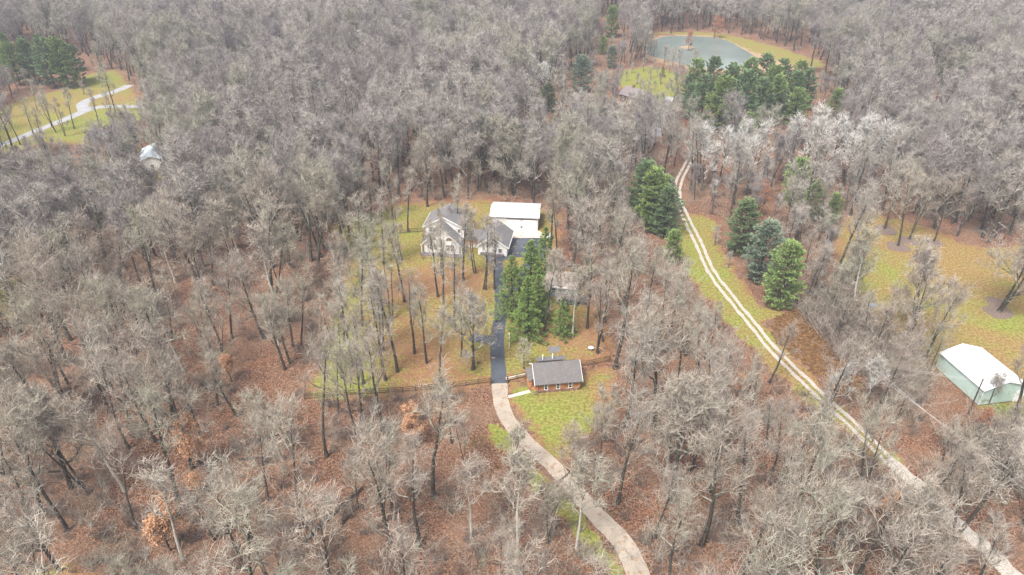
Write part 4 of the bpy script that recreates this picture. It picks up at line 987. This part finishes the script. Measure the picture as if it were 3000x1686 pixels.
# fallen logs
def log(a, b, r, label):
    p = Vector((*G(*a), 0.3)); q = Vector((*G(*b), 0.45)); d = q-p; R_ = np.random.default_rng(int(a[0]))
    mb = MB(); prev = p; n = 6
    for i in range(n):
        nx_ = p + d*(i+1)/n + Vector((R_.normal(0, .12), R_.normal(0, .12), R_.normal(0, .08))); mb.bar(prev, nx_, r*(1-.6*i/n), r*(1-.6*(i+1)/n), 7); prev = nx_
    o = mb.build('fallen_log', M['bark'], None, True)
    for i in range(4):
        c = p + d*(0.45+0.13*i); mb2 = MB(); mb2.bar(c, c + Vector((R_.normal(0, 1.2), R_.normal(0, 1.2), R_.uniform(.4, 1.4))), r*.3, .02, 5); mb2.build('branch_stub', M['bark'], o)
    tag(o, label, 'fallen log', 'fallen logs')
log((890,1590), (1065,1430), 0.42, 'long dark fallen log across the leaf litter in the lower middle')
log((1000,1540), (1045,1480), 0.22, 'shorter fallen log lying just below the long one')
log((1590,1470), (1670,1385), 0.16, 'thin dead limb leaning across the grass verge and driveway')
log((760,1290), (930,1250), 0.14, 'thin fallen limb left of the left fence end')
log((700,1350), (800,1345), 0.16, 'fallen limb right of the largest tan-leaved sapling')
log((2310,1450), (2370,1465), 0.15, 'fallen limb in the right woods')
log((560,1150), (700,1130), 0.12, 'fallen limb in the mid left woods')

# ------------------------------------------------------------------ buildings
def gable_roof(mb, x0, x1, y0, y1, ze, zr, axis='x', t=0.18):
    """two sloping slabs; axis = direction of the ridge"""
    if axis == 'x':
        ym = (y0+y1)/2
        for s in (y0, y1):
            mb.prism([(x0, s, ze), (x0, ym, zr), (x0, ym, zr+t), (x0, s, ze+t)], (x1-x0, 0, 0))
    else:
        xm = (x0+x1)/2
        for s in (x0, x1):
            mb.prism([(s, y0, ze), (xm, y0, zr), (xm, y0, zr+t), (s, y0, ze+t)], (0, y1-y0, 0))
    return mb
def gable_walls(mb, x0, x1, y0, y1, ze, zr, axis='x'):
    if axis == 'x':
        ym = (y0+y1)/2
        mb.prism([(x0, y0, 0), (x0, y1, 0), (x0, y1, ze), (x0, ym, zr), (x0, y0, ze)], (x1-x0, 0, 0))
    else:
        xm = (x0+x1)/2
        mb.prism([(x0, y0, 0), (x1, y0, 0), (x1, y0, ze), (xm, y0, zr), (x0, y0, ze)], (0, y1-y0, 0))
    return mb
def window(parent, x, z, w, h, y=0.0, mat='glass', fw=0.09, arch=False):
    """window in a wall facing -y at plane y"""
    g = MB()
    if arch:
        n = 10; g.prism([(x+w/2*math.cos(math.pi*i/n), y-0.05, z+h*math.sin(math.pi*i/n)) for i in range(n+1)], (0, 0.04, 0))
    else: g.box(x-w/2, x+w/2, y-0.05, y-0.01, z, z+h)
    wdw = g.build('window', M[mat], parent)
    f = MB()
    if arch:
        f.box(x-w/2-fw, x+w/2+fw, y-0.09, y-0.012, z-fw, z)
        for i in range(8):
            a0, a1 = math.pi*i/8, math.pi*(i+1)/8
            f.beam((x+(w/2+fw/2)*math.cos(a0), y-0.05, z+(h+fw/2)*math.sin(a0)), (x+(w/2+fw/2)*math.cos(a1), y-0.05, z+(h+fw/2)*math.sin(a1)), 0.07, fw)
        f.box(x-0.03, x+0.03, y-0.08, y-0.055, z, z+h)
    else:
        f.box(x-w/2-fw, x-w/2, y-0.09, y-0.012, z-fw, z+h+fw); f.box(x+w/2, x+w/2+fw, y-0.09, y-0.012, z-fw, z+h+fw)
        f.box(x-w/2, x+w/2, y-0.09, y-0.012, z-fw, z); f.box(x-w/2, x+w/2, y-0.09, y-0.012, z+h, z+h+fw)
        f.box(x-w/2, x+w/2, y-0.08, y-0.055, z+h/2-0.03, z+h/2+0.03)
    f.build('frame', M['trim'], wdw)
    return wdw
def rake(mb, x0, x1, y, ze, zr, w=0.28):
    xm = (x0+x1)/2
    for s in (x0, x1):
        mb.prism([(s, y, ze-w+.17), (xm, y, zr-w+.17), (xm, y, zr+.19), (s, y, ze+.19)], (0, -0.06, 0))

# white house: front wing with tall gable, two-storey block behind, garage wing, breezeway between
hx, hy = G(1241, 741)
H_ = empty('white_house', (hx, hy, 0), math.radians(-8)); tag(H_, 'large white house with grey shingle gables, garage wing and arched windows', 'house')
gable_walls(MB(), 0.3, 9.7, 0, 4.0, 3.0, 7.5, 'y').build('front_wing_wall', M['white_wall'], H_)
gable_roof(MB(), -0.6, 10.6, -0.5, 4.6, 2.45, 7.65, 'y').build('front_roof', M['roof_grey'], H_)
t_ = MB(); rake(t_, -0.6, 10.6, -0.5, 2.45, 7.65); t_.build('front_trim', M['trim'], H_)
gable_walls(MB(), -0.2, 10.2, 4.0, 12.2, 6.0, 8.6, 'y').build('main_block_wall', M['white_wall'], H_)
gable_roof(MB(), -0.8, 10.8, 3.6, 12.8, 5.8, 8.8, 'y').build('main_roof', M['roof_grey'], H_)
t_ = MB(); rake(t_, -0.8, 10.8, 3.6, 5.8, 8.8); t_.box(10.75, 10.87, 3.6, 12.8, 5.7, 5.98); t_.box(-0.87, -0.75, 3.6, 12.8, 5.7, 5.98); t_.build('main_trim', M['trim'], H_)
window(H_, 2.9, 4.0, 1.6, 0.95, 0, 'amber_glass', arch=True); window(H_, 7.1, 4.0, 1.6, 0.95, 0, 'amber_glass', arch=True)
window(H_, 2.2, 1.2, 0.8, 1.6, 0); window(H_, 3.4, 1.2, 0.9, 1.6, 0, 'amber_glass'); window(H_, 6.7, 1.1, 1.0, 1.7, 0, 'amber_glass'); window(H_, 7.9, 1.1, 1.0, 1.7, 0)
window(H_, 1.2, 4.4, 0.8, 1.2, 4.0); window(H_, 9.0, 4.6, 0.7, 1.0, 4.0)
for x in (-0.35, 10.3): MB().box(x-0.1, x+0.1, -0.4, -0.2, 0, 2.5).build('porch_post', M['trim'], H_)
MB().box(-0.6, 10.6, -1.6, -0.01, 0, 0.25).build('porch_deck', M['deck'], H_)
# breezeway
MB().box(10.25, 14.2, 4.6, 8.2, 0, 2.5).build('breezeway_wall', M['white_wall'], H_)
MB().prism([(10.25, 3.9, 2.45), (10.25, 8.8, 3.4), (10.25, 8.8, 3.55), (10.25, 3.9, 2.6)], (4.2, 0, 0)).build('breezeway_roof', M['roof_brown'], H_)
pg_ = MB()
for x in (10.9, 12.4, 13.8): pg_.box(x-.07, x+.07, 1.4, 1.54, 0, 2.5)
for y in (1.4, 2.2, 3.0, 3.8): pg_.box(10.6, 14.1, y, y+.12, 2.5, 2.64)
pg_.build('pergola', M['logs'], H_)
# garage wing, gable towards the drive
gw = dict(x0=14.5, x1=22.2, y0=1.0, y1=10.5)
gable_walls(MB(), 14.5, 22.2, 1.0, 10.3, 2.7, 5.3, 'y').build('garage_wall', M['white_wall'], H_)
gable_roof(MB(), 14.0, 22.7, 0.6, 10.8, 2.5, 5.6, 'y').build('garage_roof', M['roof_grey'], H_)
t_ = MB(); rake(t_, 14.0, 22.7, 0.6, 2.5, 5.6); t_.box(22.68, 22.8, .6, 10.8, 2.42, 2.68); t_.build('garage_trim', M['trim'], H_)
window(H_, 18.3, 3.3, 0.8, 0.9, 1.0); window(H_, 20.4, 1.0, 0.9, 1.1, 1.0)
d_ = MB().box(15.3, 18.6, 0.93, 0.985, 0.02, 2.2).build('garage_door', M['white_door'], H_)
MB().box(15.2, 18.7, 0.4, 0.9, 0.3, 0.9).box(19.4, 21.4, 0.2, 0.9, 0.1, 0.7).build('planter', M['deck'], H_)
# small gable over the garage entry
gable_roof(MB(), 16.9, 19.9, 0.1, 1.2, 3.55, 4.9, 'y', 0.12).build('dormer_roof', M['roof_grey'], H_)
t_ = MB(); rake(t_, 16.9, 19.9, 0.1, 3.55, 4.9, .22); t_.build('dormer_trim', M['trim'], H_)

# white pole barn
bx_, by_ = G(1439, 671)
B_ = empty('pole_barn', (bx_, by_, 0), math.radians(-5)); tag(B_, 'white pole barn with two wide white sliding doors and metal roof', 'barn')
gable_walls(MB(), 0, 13.2, 0, 9, 4.0, 5.2).build('wall', M['white_steel'], B_)
gable_roof(MB(), -0.4, 13.6, -0.5, 9.5, 3.95, 5.25, 'x', 0.12).build('roof', M['white_roof'], B_)
for x0 in (4.6, 9.0): 
    d_ = MB().box(x0, x0+3.6, -0.10, -0.015, 0.05, 3.2).build('sliding_door', M['white_door'], B_)
    MB().box(x0+1.75, x0+1.85, -0.14, -0.102, 1.0, 1.35).build('handle', M['fence'], d_)
MB().box(4.4, 12.8, -0.16, -0.015, 3.24, 3.42).build('door_track', M['fence'], B_)
window(B_, 8.6, 0.55, 0.62, 0.75, 0, 'glass'); window(B_, 2.2, 1.4, 0.8, 0.9, 0)
MB().box(-0.06, 0.06, -0.09, -0.01, 0, 3.95).box(13.14, 13.26, -0.09, -0.01, 0, 3.95).build('corner_trim', M['fence'], B_)

# log cabin
cx_, cy_ = G(1572, 1154)
L_ = empty('log_cabin', (cx_, cy_, 0), math.radians(7.5)); tag(L_, 'small log cabin with weathered grey shingle roof and three white windows', 'cabin')
MB().box(0.02, 8.48, 0.02, 6.2, 0, 0.62).build('foundation', M['stone'], L_)
lw = MB()
MB().box(0.12, 8.38, 0.16, 6.1, 0.62, 2.35).build('inner_wall', M['trim'], L_)
for i in range(7):
    z = 0.74 + i*0.24
    lw.bar((-0.25, 0.14, z), (8.75, 0.14, z), 0.105, k=8); lw.bar((-0.25, 6.1, z), (8.75, 6.1, z), 0.105, k=8)
    lw.bar((0.1, -0.2, z+.12), (0.1, 6.4, z+.12), 0.105, k=8); lw.bar((8.4, -0.2, z+.12), (8.4, 6.4, z+.12), 0.105, k=8)
for i in range(9):
    z = 2.42 + i*0.24; f = 3.0*(1-(z-2.35)/2.5)
    if f > 0.2:
        for x in (0.1, 8.4): lw.bar((x, 3.1-f, z), (x, 3.1+f, z), 0.105, k=8)
lw.build('log_wall', M['logs'], L_)
gable_roof(MB(), -0.45, 9.0, -0.5, 6.7, 2.35, 4.95, 'x', 0.16).build('roof', M['roof_brown'], L_)
t_ = MB()
for x in (-0.52, 9.0):
    for s in (-0.5, 6.7): t_.prism([(x, s, 2.25), (x, 3.1, 4.85), (x, 3.1, 5.12), (x, s, 2.52)], (0.07, 0, 0))
t_.build('rake_board', M['trim'], L_)
for x in (1.85, 4.25, 6.65): window(L_, x, 0.85, 0.52, 1.25, 0.03, 'glass', 0.12)
MB().box(1.3, 6.6, 6.25, 8.0, 0, 2.1).build('rear_wall', M['logs'], L_)
MB().prism([(1.0, 6.0, 3.2), (1.0, 8.3, 2.4), (1.0, 8.3, 2.55), (1.0, 6.0, 3.35)], (6.0, 0, 0)).build('rear_roof', M['roof_grey'], L_)
MB().bar((2.3, 6.75, 2.9), (2.3, 6.75, 4.25), 0.10, k=8).build('vent_pipe', M['trim'], L_); MB().bar((4.3, 6.75, 2.9), (4.3, 6.75, 4.3), 0.12, k=8).build('vent_pipe', M['trim'], L_)
MB().box(-1.3, -0.05, 1.2, 4.6, 0, 0.28).build('side_step', M['logs'], L_)
po = MB()
for y in (1.3, 4.5): po.box(-1.3, -1.15, y-.08, y+.08, 0.28, 2.5)
po.build('porch_post', M['logs'], L_)
MB().prism([(-1.5, 0.9, 2.4), (-0.3, 0.9, 3.0), (-0.3, 0.9, 3.12), (-1.5, 0.9, 2.52)], (0, 4.0, 0)).build('porch_roof', M['roof_brown'], L_)

# blue-grey shed with leaf covered roof, deck at its right
sx, sy = G(1597, 868)
S_ = empty('shed', (sx, sy, 0), math.radians(-10)); tag(S_, 'blue-grey shed with leaf-covered roof and raised deck behind the spruces', 'shed')
MB().box(0, 7.4, 0, 5.5, 0, 3.0).build('wall', M['blue_wall'], S_)
MB().prism([(-0.4, -0.5, 3.0), (-0.4, 6, 3.6), (-0.4, 6, 3.75), (-0.4, -0.5, 3.15)], (8.2, 0, 0)).build('roof', M['leafy_roof'], S_)
MB().box(-0.45, 7.85, -0.58, -0.5, 2.85, 3.18).box(-0.48, -0.41, -0.5, 6, 2.95, 3.2).build('fascia', M['trim'], S_)
MB().box(3.2, 10.2, -3.2, -0.6, 1.35, 1.5).build('deck', M['deck'], S_)
dp = MB()
for x in (3.3, 5.6, 7.9, 10.1):
    dp.box(x-.08, x+.08, -3.2, -3.04, 0, 2.4)
dp.box(3.3, 10.1, -3.18, -3.08, 2.3, 2.42); dp.box(10.05, 10.15, -3.2, -.6, 2.3, 2.42); dp.build('deck_rail', M['deck'], S_)
MB().box(3.4, 8.0, -3.0, -1.0, 0, 1.3).build('deck_skirt', M['teal'], S_)
window(S_, 2.0, 1.2, 0.9, 1.0, 0)

# mint green barn
A2, B2, C2 = Vector(G(2730, 1079)), Vector(G(2865, 1189)), Vector(G(2990, 1173))
Lg = (A2-B2).length; Wd = (C2-B2).length
ux = (C2-B2).normalized(); vy = (A2-B2).normalized()
ang = math.atan2(ux.y, ux.x)
GB = empty('mint_barn', (B2.x, B2.y, 0), ang); tag(GB, 'mint green metal barn with bright white roof at the right edge', 'barn')
if True:
    # square up: keep the front wall, run the length at right angles
    mbw = gable_walls(MB(), 0, Wd, 0, Lg, 3.6, 5.1, 'y'); mbw.build('wall', M['mint'], GB)
    gable_roof(MB(), -0.25, Wd+0.25, -0.3, Lg+0.3, 3.62, 5.2, 'y', 0.10).build('roof', M['white_roof_y'], GB)
    MB().box(Wd-1.9, Wd-0.6, -0.08, -0.01, 0.02, 2.6).build('door', M['white_door'], GB)
    MB().box(-0.04, Wd+.04, -0.06, -0.012, 0.0, 0.16).box(-0.06, -0.012, 0, Lg, 0, 0.16).build('base_trim', M['fence'], GB)
    MB().box(-0.07, 0.05, -0.07, -0.013, 0.16, 3.6).box(Wd-0.05, Wd+0.08, -0.07, -0.013, 0.16, 3.6).box(-0.07, -0.013, Lg-.12, Lg, 0.16, 3.6).build('corner_trim', M['trim'], GB)
print('BARN', Lg, Wd, math.degrees(ang), math.degrees(math.atan2(vy.y, vy.x)))

def simple_house(name, label, px, py, rz, w, d, he, hr, wall, roof, axis='x', chimney=True, wins=3, cat='house'):
    x, y = G(px, py); e = empty(name, (x, y, 0), math.radians(rz)); tag(e, label, cat)
    gable_walls(MB(), 0, w, 0, d, he, hr, axis).build('wall', M[wall], e)
    gable_roof(MB(), -0.5, w+.5, -0.5, d+.5, he-.1, hr+.12, axis).build('roof', M[roof], e)
    if chimney: MB().box(w*.3, w*.3+.9, d*.45, d*.45+.9, he, hr+1.3).build('chimney', M['stone'], e)
    for i in range(wins): window(e, w*(i+.5)/wins, 1.0, 0.9, 1.2, 0)
    MB().box(w*.42, w*.42+.95, -0.07, -0.01, 0, 2.1).build('door', M['brown_wall'], e)
    return e
simple_house('house', 'mauve-roofed house with chimney beside the orchard', 1815, 296, -50, 11, 8, 3.0, 5.6, 'brown_wall', 'roof_mauve')
simple_house('garage', 'small grey roofed garage glimpsed under the pine grove', 2058, 402, 25, 8, 7, 2.8, 4.8, 'brown_wall', 'roof_grey', chimney=False, wins=1, cat='garage')
simple_house('house', 'low dark-roofed house among trees in the left clearing', 262, 425, -12, 14, 8, 2.8, 4.8, 'brown_wall', 'roof_dark')
simple_house('house', 'pale blue metal roofed building seen through trees on the left', 408, 505, 15, 9, 14, 3.2, 5.0, 'white_wall', 'blue_roof', 'y', chimney=False)
simple_house('house', 'white house cut by the left edge, upper of two', -75, 690, 5, 9, 8, 4.2, 6.2, 'white_wall', 'white_roof')
simple_house('house', 'white house cut by the left edge, lower of two', -105, 828, 8, 9.5, 7, 3.6, 5.4, 'white_wall', 'blue_roof')
simple_house('house', 'tiny white house far off in the upper right woods', 2385, 88, 0, 16, 8, 5.5, 8.0, 'white_wall', 'white_roof')
simple_house('house', 'tiny pale house at the far right of the upper woods', 2640, 66, -8, 14, 8, 5.5, 8.0, 'white_wall', 'roof_grey')

# ------------------------------------------------------------------ fences, pole, cables, small things
def fence(pts, label, n_rail=3, gap=2.6, h=1.25):
    W = [Vector((*G(a, b), 0)) for a, b in pts]
    e = empty('rail_fence', W[0]); tag(e, label, 'fence', 'split rail fences')
    P = []
    for a, b in zip(W[:-1], W[1:]):
        n = max(1, round((b-a).length/gap))
        for i in range(n): P.append(a + (b-a)*i/n)
    P.append(W[-1]); o0 = W[0]
    for p in P:
        q = p-o0; MB().box(q.x-.08, q.x+.08, q.y-.08, q.y+.08, -.05, h+.12).build('fence_post', M['fence'], e)
    for k in range(n_rail):
        z = 0.35 + k*(h-.35)/(n_rail-1); rb = MB()
        for a, b in zip(P[:-1], P[1:]): rb.beam(a-o0+Vector((0, 0, z)), b-o0+Vector((0, 0, z-.02)), .07, .13)
        rb.build('rail', M['fence'], e)
fence([(893,1172),(1010,1160),(1180,1150),(1330,1136),(1437,1122)], 'long dark rail fence along the bottom of the left lawn')
fence([(1487,1119),(1541,1106)], 'short rail fence between asphalt drive and log cabin')
fence([(1696,1075),(1742,1068),(1786,1058)], 'rail fence running right from the log cabin')
fence([(1150,686),(1200,683),(1246,680)], 'rail fence left of the white house')
fence([(1246,680),(1240,700)], 'short return of rail fence by the house corner', gap=2)
# gate posts and white post
for a, b, hh, lab in ((1437,1127,1.5,'square gate post left of the asphalt end'), (1487,1122,1.5,'square gate post right of the asphalt end')):
    x, y = G(a, b); tag(MB().box(x-.13, x+.13, y-.13, y+.13, 0, hh).prism([(x-.16, y-.16, hh), (x+.16, y-.16, hh), (x, y-.16, hh+.16)], (0, .32, 0)).build('gate_post', M['fence']), lab, 'post')
x, y = G(1492, 1018)
tag(MB().bar((x, y, 0), (x, y, 3.4), .07, .06, 8).box(x-.12, x+.12, y-.12, y+.12, 3.4, 3.6).build('white_post', M['trim']), 'slim white post beside the asphalt driveway', 'post')
def pole(x, y, h, label, arm=True):
    e = empty('utility_pole', (x, y, 0)); tag(e, label, 'utility pole')
    MB().bar((0, 0, -.2), (0, 0, h), .17, .11, 9).build('shaft', M['pole'], e)
    if not arm: return
    MB().box(-.9, .9, -.06, .06, h-.7, h-.56).build('crossarm', M['pole'], e)
    for s in (-.8, .8): MB().bar((s, 0, h-.56), (s, 0, h-.36), .05, .04, 6).build('insulator', M['trim'], e)
x, y = G(2836, 1215); pole(x, y, 8.5, 'dark utility pole in front of the mint barn', False)
PB = Vector((x, y, 0))
x, y = G(2512, 1049, 9.0); PA = Vector((x, y, 0)); pole(x, y, 9.6, 'utility pole where the cables meet above dead bracken')
def cable(a, b, sag, label, r=.028):
    mb = MB(); n = 14; P = [a+(b-a)*i/n - Vector((0, 0, sag*4*(i/n)*(1-i/n))) for i in range(n+1)]
    for p, q in zip(P[:-1], P[1:]): mb.bar(p, q, r, r, 4)
    tag(mb.build('overhead_cable', M['wire']), label, 'cable', 'overhead cables')
for k, (ty, lab) in enumerate([(1432, 'upper pale cable running down to the right edge'), (1462, 'lower pale cable running down to the right edge')]):
    x, y = G(3040, ty, 8.6); cable(PA+Vector((-.8+1.6*k, 0, 9.2)), Vector((x, y, 8.6)), .5, lab)
for k, lab in enumerate(['thin cable from far pole to near pole, upper', 'thin cable from far pole to near pole, lower']):
    cable(PA+Vector((.8-1.6*k, 0, 9.2)), PB+Vector((.8-1.6*k, 0, 8.1)), .6, lab, .018)
def tank(px, py, rz, label, L=2.6, r=.55):
    x, y = G(px, py); e = empty('tank', (x, y, 0), rz); tag(e, label, 'tank')
    mb = MB(); n = 10; prof = [(-L/2, .05)] + [(-L/2+.35*(1-math.cos(t)), r*math.sin(t)) for t in (.4, .8, 1.2, 1.57)] + [(L/2-.35*(1-math.cos(t)), r*math.sin(t)) for t in (1.57, 1.2, .8, .4)] + [(L/2, .05)]
    for (a, ra), (b, rb) in zip(prof[:-1], prof[1:]): mb.bar((a, 0, r+.25), (b, 0, r+.25), ra, rb, 14)
    mb.build('shell', M['tank'], e, True)
    for s in (-.8, .8): MB().box(s-.1, s+.1, -.35, .35, 0, .32).build('foot', M['pad'], e)
tank(1609, 703, 1.35, 'white tank standing at the right end of the parking area', 3.2, .75)
tank(1402, 692, .2, 'white tank on the grass behind the breezeway', 2.6, .7)
# fire ring / bird bath by the double trunk
x, y = G(1731, 1027); e = empty('bird_bath', (x, y, 0)); tag(e, 'bluish grey stone basin beside the double-trunked tree', 'bird bath')
MB().bar((0, 0, 0), (0, 0, .55), .16, .12, 9).build('pedestal', M['road'], e); MB().bar((0, 0, .55), (0, 0, .72), .35, .62, 16).build('basin', M['blue_roof'], e)
# pond island
x, y = G(2012, 140); mb = MB(); n = 18
mb.add([(x+4.2*math.cos(t), y+3.2*math.sin(t), .05) for t in [i*6.283/n for i in range(n)]] + [(x+2.6*math.cos(t), y+2*math.sin(t), .55) for t in [i*6.283/n for i in range(n)]], [(i, (i+1) % n, n+(i+1) % n, n+i) for i in range(n)] + [tuple(range(n, 2*n))])
tag(mb.build('island', M['reed']), 'small round tan island in the pond', None, None, 'structure')
# blue tarp heap at the field margin
x, y = G(2556, 896); mb = MB(); n = 12
mb.add([(x+1.1*math.cos(t), y+.8*math.sin(t), .04) for t in [i*6.283/n for i in range(n)]] + [(x+.6*math.cos(t), y+.4*math.sin(t), .45+.1*math.sin(3*t)) for t in [i*6.283/n for i in range(n)]], [(i, (i+1) % n, n+(i+1) % n, n+i) for i in range(n)] + [tuple(range(n, 2*n))])
tag(mb.build('tarp', m_plain('blue_tarp', (0.25, 0.38, 0.62), .5, .3, .3, 3)), 'small crumpled blue tarp at the left margin of the field', 'tarp')

# ------------------------------------------------------------------ haze
HAZE = 0.00030
hz = MB().box(-900, 900, -140, 1000, -1.0, 96).build('haze', bpy.data.materials.new('haze'))
hm = hz.data.materials[0]; hm.use_nodes = True; ht = hm.node_tree; ht.nodes.clear()
pv = ht.nodes.new('ShaderNodeVolumePrincipled'); pv.inputs['Color'].default_value = (0.80, 0.86, 1.0, 1); pv.inputs['Density'].default_value = HAZE
ho = ht.nodes.new('ShaderNodeOutputMaterial'); ht.links.new(pv.outputs[0], ho.inputs['Volume'])
tag(hz, 'thin bluish winter haze over the distant woods', None, None, 'stuff')
